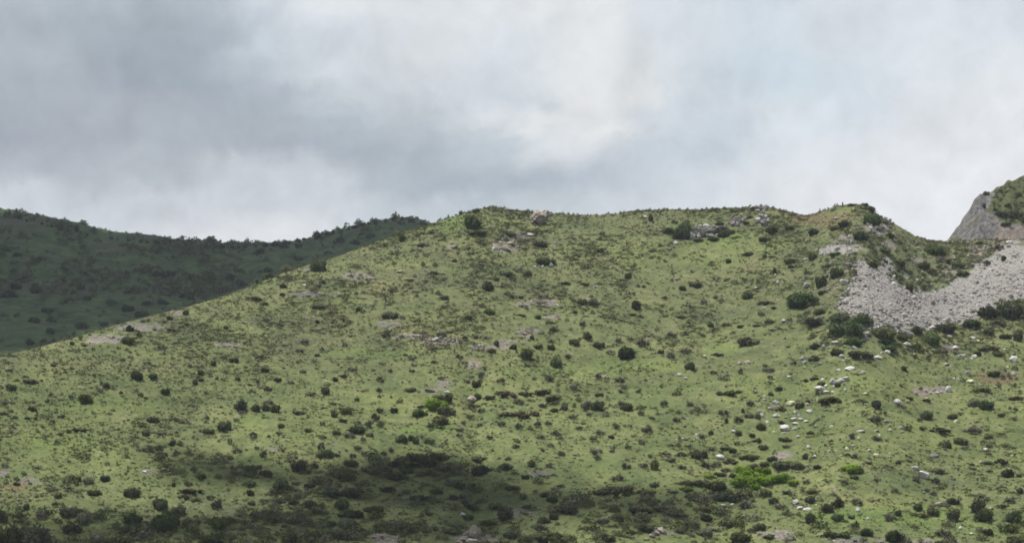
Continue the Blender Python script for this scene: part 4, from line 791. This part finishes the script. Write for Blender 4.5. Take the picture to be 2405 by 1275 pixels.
for t_ in [(2312,489,11,11),(2318,458,16,9),(2352,452,14,9),(2384,512,42,20),(2352,510,30,15),(2403,524,26,15),(2368,486,16,9),(2392,462,18,10),(2338,496,12,8),(2364,530,22,9)]: plant('D', *t_, 'C')
RK = {'W': ('boulder', 'boulder', 'white boulder', 'pale boulders strewn over the hillside'), 'Y': ('boulder', 'boulder', 'yellowish white boulder', 'pale boulders strewn over the hillside'),
      'T': ('boulder', 'boulder', 'tan boulder', 'pale boulders strewn over the hillside')}
for k, s in ROCKS.items():
    for (x, b, w, h) in parse(s):
        p = at(x, b); q = FPX / p[1]; W_, H_ = 1.05 * w / q, 1.05 * h / q
        name, cat, look, grp = RK[k]
        o = link(name, ROCKME[k][rng.randrange(len(ROCKG))])
        o.scale = (W_ * 0.52, W_ * 0.52 * rng.uniform(0.6, 0.9), H_ * 0.60)
        o.location = (p[0], p[1] + 0.2 * W_, p[2] + H_ * 0.38)
        o.rotation_euler = (rng.uniform(-.15, .15), rng.uniform(-.2, .2), rng.choice([0, math.pi]) + rng.uniform(-.4, .4))
        tag(o, None, cat, grp)
        shape = 'flat ' if w > 2.1 * h else ('upright ' if h > 1.1 * w else '')
        pending.append((o, x, b - h / 2, size_word(w, 11, 17, 25) + ' ' + shape + look, LM))
give_labels()
for k, label, blocks in OUTCROPS:
    r2 = random.Random(len(label)); x0, b0 = blocks[-1][:2]
    o = bpy.data.objects.new('rock_outcrop', None); col.objects.link(o); P0 = np.array(at(x0, b0)); o.location = tuple(P0)
    tag(o, label, 'rock', 'rock outcrops on the hillside')
    for (x, b, w, h, *mk) in blocks:
        p = np.array(at(x, b)); q = FPX / p[1]; W_, H_ = w / q, h / q
        kk = mk[0] if mk else k if k == 'T' or r2.random() < 0.68 else 'W'
        c = link('block', ROCKME['c' + kk][r2.randrange(len(CRAGG))], o)
        c.scale = (W_ * 0.54, W_ * (0.5 if not mk or mk[0] != 'X' else 0.26), H_ * 0.60); c.rotation_euler = (0, r2.uniform(-.3, .3), r2.uniform(-.5, .5))
        c.location = tuple(p - P0 + np.array([0, (0.10 if not mk or mk[0] != 'X' else 0.42) * W_, 0.42 * H_]))

# the bare little tree in the middle of the slope
p = at(905, 709); q = FPX / p[1]; H_ = 24 / q
t = bpy.data.objects.new('bare_tree', None); col.objects.link(t); t.location = (p[0], p[1], p[2] - 0.1)
tag(t, 'small leaning nearly bare tree with a forked top on the grassy slope', 'tree')
V, F = tube([(0.25, 0, 0), (0.08, 0.02, H_ * .35), (-0.10, 0, H_ * .62), (-0.28, 0.05, H_ * .86)], [0.20, 0.15, 0.11, 0.05], 7)
link('trunk', mesh_from('trunk', V, F, 4, M_BARK), t)
for k, (a, b_, c) in enumerate([((-0.05, 0, .5), (0.32, .1, .72), (0.42, .1, .98)), ((-0.10, 0, .62), (-0.45, -.1, .78), (-0.62, 0, .88)), ((-0.2, 0, .78), (-0.12, .2, .9), (-0.05, .2, 1.05)), ((0.02, 0, .42), (0.3, -.2, .5), (0.5, -.2, .63))]):
    V, F = tube([(v[0], v[1], v[2] * H_) for v in (a, b_, c)], [0.08, 0.05, 0.02], 5)
    link('branch', mesh_from('branch', V, F, 4, M_BARK), t)
rs = np.random.RandomState(4)
C = np.array([[0.42, .1, .95], [-0.6, 0, .86], [-0.05, .2, 1.0], [0.5, -.2, .62], [-0.28, 0, .84]]) * np.array([1, 1, H_])
C = np.repeat(C, 16, 0) + rs.normal(scale=0.13, size=(80, 3))
V, F = quads(C, rs.normal(size=(80, 3)), rs.uniform(.03, .07, 80), rs)
link('leaf_tufts', mesh_from('leaf_tufts', V, F, 4, LEAF['G'], False), t)
# the post on the rocky knoll
p = at(1979, 486); q = FPX / p[1]; H_ = 11 / q
V, F = tube([(0, 0, -0.3), (0.02, 0, H_ * .4), (-0.02, 0, H_ * .75), (0.0, 0, H_ * .93), (0, 0, H_)], [0.15, 0.14, 0.13, 0.16, 0.05], 8)
F2 = np.array([[len(V) - 8 + s for s in range(8)]])
o = link('post', mesh_from('post', V, [F, F2], 0, M_BARK)); o.location = p
tag(o, 'thin dark upright post standing alone on the rocky knoll skyline', 'post')

# ------------------------------------------------------------------ masses nobody could count
def scatter(templates, P, S, R, tint, name, mat, jitter=0.06, seed=1, sz=None, smooth=False):
    """templates: list of (verts, quads); one mesh of many small plants or stones"""
    rs = np.random.RandomState(seed); n = len(P); which = rs.randint(len(templates), size=n)
    VV = []; FF = []; TT = []; off = 0
    sz = S if sz is None else sz
    for k, (V, F) in enumerate(templates):
        idx = np.nonzero(which == k)[0]; m = len(idx)
        if not m: continue
        c, s = np.cos(R[idx])[:, None], np.sin(R[idx])[:, None]
        Q = np.empty((m, len(V), 3))
        Q[:, :, 0] = (V[None, :, 0] * c - V[None, :, 1] * s) * S[idx][:, None] + P[idx, 0][:, None]
        Q[:, :, 1] = (V[None, :, 0] * s + V[None, :, 1] * c) * S[idx][:, None] + P[idx, 1][:, None]
        Q[:, :, 2] = V[None, :, 2] * sz[idx][:, None] + P[idx, 2][:, None]
        tt = np.repeat(tint[idx][:, None], len(V), 1)
        if jitter:                                   # a slight change from leaf to leaf
            nq = len(V) // 4 + 1
            tt = tt + np.repeat(rs.uniform(-jitter, jitter, (m, nq)), 4, 1)[:, :len(V)]
        VV.append(Q.reshape(-1, 3)); TT.append(tt.ravel())
        FF.append((F[None] + (np.arange(m) * len(V))[:, None, None]).reshape(-1, F.shape[1]) + off); off += m * len(V)
    me = mesh_from(name, np.concatenate(VV), np.concatenate(FF), 0, mat, smooth, {'tint': np.concatenate(TT)})
    return tag(link(name, me), kind='stuff')
def tuft_tpl(seed, n, ls, squash, up):
    rs = np.random.RandomState(seed); d = rs.normal(size=(n, 3)); d /= np.linalg.norm(d, axis=1, keepdims=True); d[:, 2] = np.abs(d[:, 2])
    C = d * rs.uniform(0.45, 1.0, (n, 1)) * np.array([0.85, 0.85, squash]); C[:, 2] += 0.08
    return quads(C, d + up * rs.normal(size=(n, 3)), ls * rs.uniform(0.7, 1.3, n), rs)
def ground_points(n, seed, x0=-560, x1=2860, umax=1.01, umin=0.0):
    n = int(n * (x1 - x0) / 2820.0)
    rs = np.random.RandomState(seed); px = rs.uniform(x0, x1, n); DR = depthA(px)
    lo = D0A + (DR - D0A) * umin; hi = D0A + (DR - D0A) * umax
    D = np.sqrt(lo ** 2 + rs.uniform(size=n) * (hi ** 2 - lo ** 2))
    Z = heightA(px, D); X = (px - CX) * D / FPX
    return np.stack([X, D, Z], 1), px, rows_of(px, D, Z), rs
def keep_where(P, px, row, rs, dens):
    k = rs.uniform(size=len(P)) < dens
    return P[k], px[k], row[k]
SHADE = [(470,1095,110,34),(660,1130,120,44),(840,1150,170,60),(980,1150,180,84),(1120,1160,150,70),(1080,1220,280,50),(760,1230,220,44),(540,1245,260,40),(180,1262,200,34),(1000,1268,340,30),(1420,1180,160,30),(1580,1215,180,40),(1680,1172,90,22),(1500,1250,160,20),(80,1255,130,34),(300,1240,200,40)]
BRUSH = [(2010,785,120,26),(2180,800,120,18),(2340,775,110,24),(2100,835,120,14),(1900,740,60,30),(2350,830,80,14),(1640,1080,80,28),(1500,965,120,16),(1000,985,70,24),(850,1010,70,20),(1300,950,120,20),(2350,1230,120,40)]
# small shrubs: dark dots and grey twigs over the whole slope
P, px, row, rs = ground_points(15000, 21)
soilm = blob(px, row, SOIL, 0.0); scr = inpoly(px, row, SCREE).astype(float); lush = blob(px, row, LUSH, 0.0)
X, Y = P[:, 0], P[:, 1]
dn = sstep(fbm(X / 11, Y / 16, 4, 91, 0.6), -0.12, 0.42) * 0.62 + 0.035
dn = dn * (1 - 0.75 * scr) * (1 - 0.5 * lush) * (1 - 0.3 * soilm)
dn = np.maximum(dn, 0.42 * blob(px, row, [(1640,690,330,110),(1250,640,300,100),(1900,640,120,60),(1600,790,160,50),(2250,1150,200,60)], 0.4 * fbm(X / 9, Y / 12, 3, 131)) * sstep(fbm(X / 6, Y / 8, 3, 133), -0.25, 0.3))
dn *= (0.45 + 0.55 * sstep(px, 450, 1000)) * (0.62 + 0.38 * (1 - sstep(row, 780, 900)))
P, px, row = keep_where(P, px, row, rs, dn)
n = len(P)
S = np.clip(rs.lognormal(math.log(0.32), 0.50, n), 0.13, 1.05); tint = np.clip(rs.beta(1.5, 1.6, n), 0, 0.92)
# the surveyed plants too small for their own object
mp = np.array([at(m[0], m[1]) for m in minor]); ms = np.array([0.5 * m[2] / FPX for m in minor]) * mp[:, 1]
mh = np.array([m[3] / FPX for m in minor]) * mp[:, 1]
mt = np.array([{'D': .1, 'O': .35, 'G': .55, 'P': .8, 'B': .95}[m[4]] for m in minor])
# scrub creeping in along the ragged edge of the scree
ex, ey = [], []
for q in range(len(SCREE)):
    (xa, ya), (xb, yb) = SCREE[q], SCREE[(q + 1) % len(SCREE)]
    if max(xa, xb) > 2450: continue
    m_ = int(math.hypot(xb - xa, yb - ya) / 5.5)
    t_ = rs.uniform(0, 1, m_); ex += list(xa + (xb - xa) * t_ + rs.normal(0, 7, m_)); ey += list(ya + (yb - ya) * t_ + rs.normal(0, 5, m_))
ep = np.array([at(a, b_) for a, b_ in zip(ex, ey)]); es = rs.uniform(0.25, 0.75, len(ep)); et = rs.uniform(0, 0.85, len(ep))
# the fringe of low bushes along the crest
rx = np.concatenate([rs.uniform(1230, 1870, 150), rs.uniform(1040, 1240, 30), rs.uniform(2000, 2190, 9), rs.uniform(2190, 2420, 20)]); rd = depthA(rx) * rs.uniform(0.985, 1.002, len(rx))
rp = np.stack([(rx - CX) * rd / FPX, rd, heightA(rx, rd)], 1); rsz = rs.uniform(0.28, 0.62, len(rx)); rt = rs.uniform(0.0, 0.6, len(rx))
# scrub on the rock peak and above the scree
def peak_points(n, poly, seed):
    r = np.random.RandomState(seed); out = []
    while len(out) < n:
        x = r.uniform(2215, 2420); y = r.uniform(415, 560)
        if inpoly(np.array([x]), np.array([y]), poly)[0]: out.append(at(x, y, 'C', 500))
    return np.array(out)
pp = peak_points(120, [(2340,442),(2322,490),(2345,505),(2348,524),(2380,532),(2420,534),(2420,414),(2380,424)], 5)
ps = rs.uniform(0.25, 0.75, len(pp)); pt = rs.uniform(0, 0.85, len(pp))
r7 = np.random.RandomState(77); sx_ = r7.uniform(2040, 2330, 900); sy_ = r7.uniform(562, 690, 900)
kk = ~inpoly(sx_, sy_, SCREE) & (sy_ > ridgeA(sx_) + 6); sx_ = sx_[kk][:170]; sy_ = sy_[kk][:170]
sp = np.array([at(a, b) for a, b in zip(sx_, sy_)]); ss = r7.uniform(0.35, 0.9, len(sp)); st_ = r7.uniform(0.05, 0.85, len(sp))
P = np.concatenate([P, mp, rp, pp, sp, ep]); S = np.concatenate([S, ms * 1.05, rsz, ps, ss, es])
SZ = np.concatenate([S[:n] * rs.uniform(0.8, 1.25, n), mh * 1.05, rsz * rs.uniform(0.9, 1.3, len(rx)), ps, ss * r7.uniform(.7, 1.1, len(ss)), es * 0.9])
tint = np.concatenate([tint, mt, rt, pt, st_, et])
M_SMALL = mat_tint('small_shrub_leaf', [(0.0, (0.028, 0.040, 0.016)), (0.15, (0.054, 0.072, 0.028)), (0.38, (0.090, 0.096, 0.042)), (0.58, (0.118, 0.114, 0.080)), (0.8, (0.140, 0.155, 0.085)), (1.0, (0.11, 0.17, 0.025))], 0.22)
scatter([tuft_tpl(s, 42, 0.23, 0.95, 0.5) for s in range(6)], P, S, rs.uniform(0, 6.283, len(P)), tint, 'small_shrubs', M_SMALL, 0.08, 31, SZ)

# thicket of bushes in the cloud shade along the foot of the hill
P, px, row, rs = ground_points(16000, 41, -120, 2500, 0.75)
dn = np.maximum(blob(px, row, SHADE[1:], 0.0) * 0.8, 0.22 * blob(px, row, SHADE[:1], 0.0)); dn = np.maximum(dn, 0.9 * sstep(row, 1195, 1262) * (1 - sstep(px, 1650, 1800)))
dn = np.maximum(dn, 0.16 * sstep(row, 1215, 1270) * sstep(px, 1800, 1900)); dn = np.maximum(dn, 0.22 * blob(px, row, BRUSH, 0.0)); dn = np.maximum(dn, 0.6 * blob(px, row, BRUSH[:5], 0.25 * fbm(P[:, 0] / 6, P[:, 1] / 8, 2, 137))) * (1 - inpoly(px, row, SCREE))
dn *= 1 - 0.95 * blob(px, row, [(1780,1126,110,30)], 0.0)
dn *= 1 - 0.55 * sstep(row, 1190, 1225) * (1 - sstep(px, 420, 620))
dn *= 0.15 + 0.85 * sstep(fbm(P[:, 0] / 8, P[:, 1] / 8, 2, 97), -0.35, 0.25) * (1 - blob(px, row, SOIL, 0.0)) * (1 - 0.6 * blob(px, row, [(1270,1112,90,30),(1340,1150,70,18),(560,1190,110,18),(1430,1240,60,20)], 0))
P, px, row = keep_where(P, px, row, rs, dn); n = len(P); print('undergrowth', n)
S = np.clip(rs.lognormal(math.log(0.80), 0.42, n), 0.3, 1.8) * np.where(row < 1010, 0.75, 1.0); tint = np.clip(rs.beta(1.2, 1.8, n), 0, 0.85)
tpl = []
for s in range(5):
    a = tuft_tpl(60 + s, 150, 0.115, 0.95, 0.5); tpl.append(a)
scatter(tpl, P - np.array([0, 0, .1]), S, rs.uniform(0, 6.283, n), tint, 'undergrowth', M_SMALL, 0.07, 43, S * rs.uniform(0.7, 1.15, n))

# tussocks of grass
P, px, row, rs = ground_points(100000, 51)
scr = inpoly(px, row, SCREE).astype(float); soilm = blob(px, row, SOIL, 0.0)
dn = (0.22 + 0.62 * sstep(fbm(P[:, 0] / 10, P[:, 1] / 14, 3, 99), -0.4, 0.5)) * (1 - 0.97 * scr) * (1 - 0.75 * soilm)
P, px, row = keep_where(P, px, row, rs, dn); n = len(P)
S = np.clip(rs.lognormal(math.log(0.24), 0.38, n), 0.1, 0.6); tint = np.clip(0.47 + 0.45 * fbm(P[:, 0] / 12, P[:, 1] / 16, 3, 103) + rs.normal(0, 0.22, n), 0, 1)
M_TUS = mat_tint('tussock_grass', [(0.0, (0.054, 0.061, 0.027)), (0.3, (0.092, 0.102, 0.043)), (0.6, (0.142, 0.147, 0.069)), (0.85, (0.185, 0.181, 0.105)), (1.0, (0.25, 0.235, 0.15))], 0.25)
scatter([tuft_tpl(80 + s, 8, 0.42, 0.9, 0.6) for s in range(6)], P, S, rs.uniform(0, 6.283, n), tint, 'grass_tussocks', M_TUS, 0.05, 53, S * rs.uniform(0.4, 0.85, n))
# low herbs that darken the grass in loose drifts
P, px, row, rs = ground_points(60000, 55)
scr = inpoly(px, row, SCREE).astype(float); lush = blob(px, row, LUSH, 0.0)
dn = sstep(fbm(P[:, 0] / 7, P[:, 1] / 9, 4, 117, 0.6), -0.22 + 0.22 * sstep(row, 760, 900), 0.42) * (1 - scr) * (1 - 0.6 * lush) * (0.1 + 0.9 * np.maximum((0.55 + 0.45 * sstep(px, 600, 1000)) * (1 - sstep(row, 790, 900)), 0.30))
P, px, row = keep_where(P, px, row, rs, dn); n = len(P)
S = rs.uniform(0.35, 0.95, n)
M_HERB = mat_tint('low_herb_leaf', [(0.0, (0.046, 0.058, 0.025)), (0.35, (0.070, 0.084, 0.034)), (0.6, (0.098, 0.100, 0.050)), (0.8, (0.125, 0.112, 0.078)), (1.0, (0.15, 0.135, 0.10))], 0.2)
scatter([tuft_tpl(140 + s, 22, 0.24, 0.9, 0.6) for s in range(6)], P, S, rs.uniform(0, 6.283, n), np.clip(0.5 + 0.5 * fbm(P[:, 0] / 16, P[:, 1] / 20, 3, 151) + rs.normal(0, 0.2, n), 0, 1), 'low_herbs', M_HERB, 0.08, 57, S * rs.uniform(0.25, 0.5, n))

# stones of the scree
r8 = np.random.RandomState(61)
sx_ = r8.uniform(1960, 2520, 38000); sy_ = r8.uniform(560, 800, 38000)
j = 9 * r8.normal(size=len(sx_))
kk = inpoly(sx_ + j, sy_ + j * .6, SCREE); kk |= inpoly(sx_, sy_, SCREE2) & (r8.uniform(size=len(sx_)) < 0.25); kk |= inpoly(sx_, sy_, SCREE3) & (r8.uniform(size=len(sx_)) < 0.3)
edge = np.minimum(np.abs(sx_ - 1990) / 90, 1)
dens = 0.30 + 0.5 * sstep(fbm(sx_ / 40, sy_ / 22, 3, 107), -0.2, 0.5) + 0.3 * (1 - edge) + 0.25 * sstep(sy_, 690, 760)
kk &= r8.uniform(size=len(sx_)) < dens
sx_, sy_ = sx_[kk][:12500], sy_[kk][:12500]
ax, ay = r8.uniform(1925, 2420, 4000), r8.uniform(520, 690, 4000)      # loose stones in the scrub above the scree
ka = ~inpoly(ax, ay, SCREE) & (ay > ridgeA(ax) + 5) & (ax + 0.5 * ay > 2255) & (r8.uniform(size=4000) < sstep(fbm(ax / 16, ay / 9, 3, 119), -0.2, 0.25))
n_sc = len(sx_); sx_ = np.concatenate([sx_, ax[ka]]); sy_ = np.concatenate([sy_, ay[ka]])
# depth along the slope by interpolation, column by column
cols = np.arange(1915, 2530, 5.0); Dg = np.linspace(280, 470, 500)
RT = np.array([np.minimum.accumulate(rows_of(c, Dg, heightA(np.full(500, c), Dg))) for c in cols])
ci = np.clip(((sx_ - 1915) / 5).astype(int), 0, len(cols) - 1)
Dd = np.array([np.interp(-y, -RT[c], Dg) for c, y in zip(ci, sy_)])
P = np.stack([(sx_ - CX) * Dd / FPX, Dd, heightA(sx_, Dd)], 1); n = len(P)
S = np.clip(r8.lognormal(math.log(0.105), 0.62, n), 0.05, 0.85); tint = np.clip(r8.normal(0.5, 0.23, n), 0, 1)
M_STONE = mat_tint('scree_stone', [(0.0, (0.08, 0.077, 0.075)), (0.25, (0.16, 0.154, 0.149)), (0.45, (0.235, 0.218, 0.207)), (0.6, (0.27, 0.262, 0.253)), (0.78, (0.32, 0.285, 0.23)), (0.9, (0.36, 0.35, 0.34)), (1.0, (0.44, 0.43, 0.42))], 0.0)
scatter([rock_geo(200 + s, ICO1, 6) for s in range(8)], P, S, r8.uniform(0, 6.283, n), tint, 'scree', M_STONE, 0.0, 63, S * r8.uniform(0.6, 1.1, n))

# loose pale stones below the scree and on the bare patches
r9 = np.random.RandomState(67); ax, ay = r9.uniform(40, 2420, 26000), r9.uniform(500, 1275, 26000)
RUN = [(1960,900,70,26),(1870,990,90,34),(1830,955,80,30),(2190,922,70,14),(2280,850,120,30),(2090,1010,90,30),(2000,830,100,20),(1900,1190,80,20),(2050,1060,110,30),(2260,890,60,20),(1980,650,60,50),(1640,1030,80,20)]
dn = np.maximum(0.22 * blob(ax, ay, RUN, 0.3 * fbm(ax / 30, ay / 12, 3, 141)), 0.20 * blob(ax, ay, SOIL, 0.2)) * (1 - inpoly(ax, ay, SCREE)) * (ay > ridgeA(ax) + 8)
ka = r9.uniform(size=len(ax)) < dn; ax, ay = ax[ka], ay[ka]
P = np.array([at(a, b_, 'A', 400) for a, b_ in zip(ax, ay)]); n = len(P); S = np.clip(r9.lognormal(math.log(0.15), 0.5, n), 0.06, 0.5)
scatter([rock_geo(220 + s, ICO1, 6) for s in range(8)], P, S, r9.uniform(0, 6.283, n), np.clip(r9.normal(0.72, 0.22, n), 0, 1), 'loose_stones', M_STONE, 0.0, 65, S * r9.uniform(0.6, 1.0, n))

# scrub covering the far hill
rs = np.random.RandomState(71); N_ = 15500
px = rs.uniform(-480, 1100, N_); D = np.sqrt(450.0 ** 2 + rs.uniform(size=N_) * (DRB ** 2 * 1.005 - 450.0 ** 2)); Z = heightB(px, D)
X = (px - CX) * D / FPX; row = rows_of(px, D, Z)
dn = 0.10 + 0.85 * sstep(fbm(X / 30, D / 70, 4, 109, 0.6), -0.08, 0.32)
k = rs.uniform(size=N_) < dn
P = np.stack([X, D, Z], 1)[k]; n = len(P)
S = np.clip(rs.lognormal(math.log(0.85), 0.55, n), 0.3, 2.8); tint = np.clip(rs.beta(1.3, 2.2, n), 0, 0.8)
rx = rs.uniform(-40, 1020, 260); rd = np.full(260, DRB) * rs.uniform(0.99, 1.002, 260)
rp = np.stack([(rx - CX) * rd / FPX, rd, heightB(rx, rd)], 1)
P = np.concatenate([P, rp]); S = np.concatenate([S, rs.uniform(0.3, 0.8, 260)]); tint = np.concatenate([tint, rs.uniform(0, .5, 260)]); n = len(P)
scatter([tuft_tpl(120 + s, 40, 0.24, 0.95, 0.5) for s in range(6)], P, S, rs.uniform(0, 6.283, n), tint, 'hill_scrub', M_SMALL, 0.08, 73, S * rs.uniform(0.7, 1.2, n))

# ------------------------------------------------------------------ the air between here and the far hill
HAZE = 0.00009
def haze():
    m = bpy.data.materials.new('haze'); m.use_nodes = True; t = m.node_tree; t.nodes.clear()
    o = t.nodes.new('ShaderNodeOutputMaterial'); v = t.nodes.new('ShaderNodeVolumePrincipled')
    v.inputs['Color'].default_value = (0.80, 0.88, 1.0, 1); v.inputs['Density'].default_value = HAZE; v.inputs['Anisotropy'].default_value = 0.2
    t.links.new(v.outputs[0], o.inputs['Volume'])
    x, y0, y1, z0, z1 = 4100, -700, 7100, -8, 190
    V = [(-x, y0, z0), (x, y0, z0), (x, y1, z0), (-x, y1, z0), (-x, y0, z1), (x, y0, z1), (x, y1, z1), (-x, y1, z1)]
    F = np.array([[0, 3, 2, 1], [4, 5, 6, 7], [0, 1, 5, 4], [1, 2, 6, 5], [2, 3, 7, 6], [3, 0, 4, 7]])
    tag(link('haze', mesh_from('haze', V, F, 4, m, False)), kind='stuff')
haze()
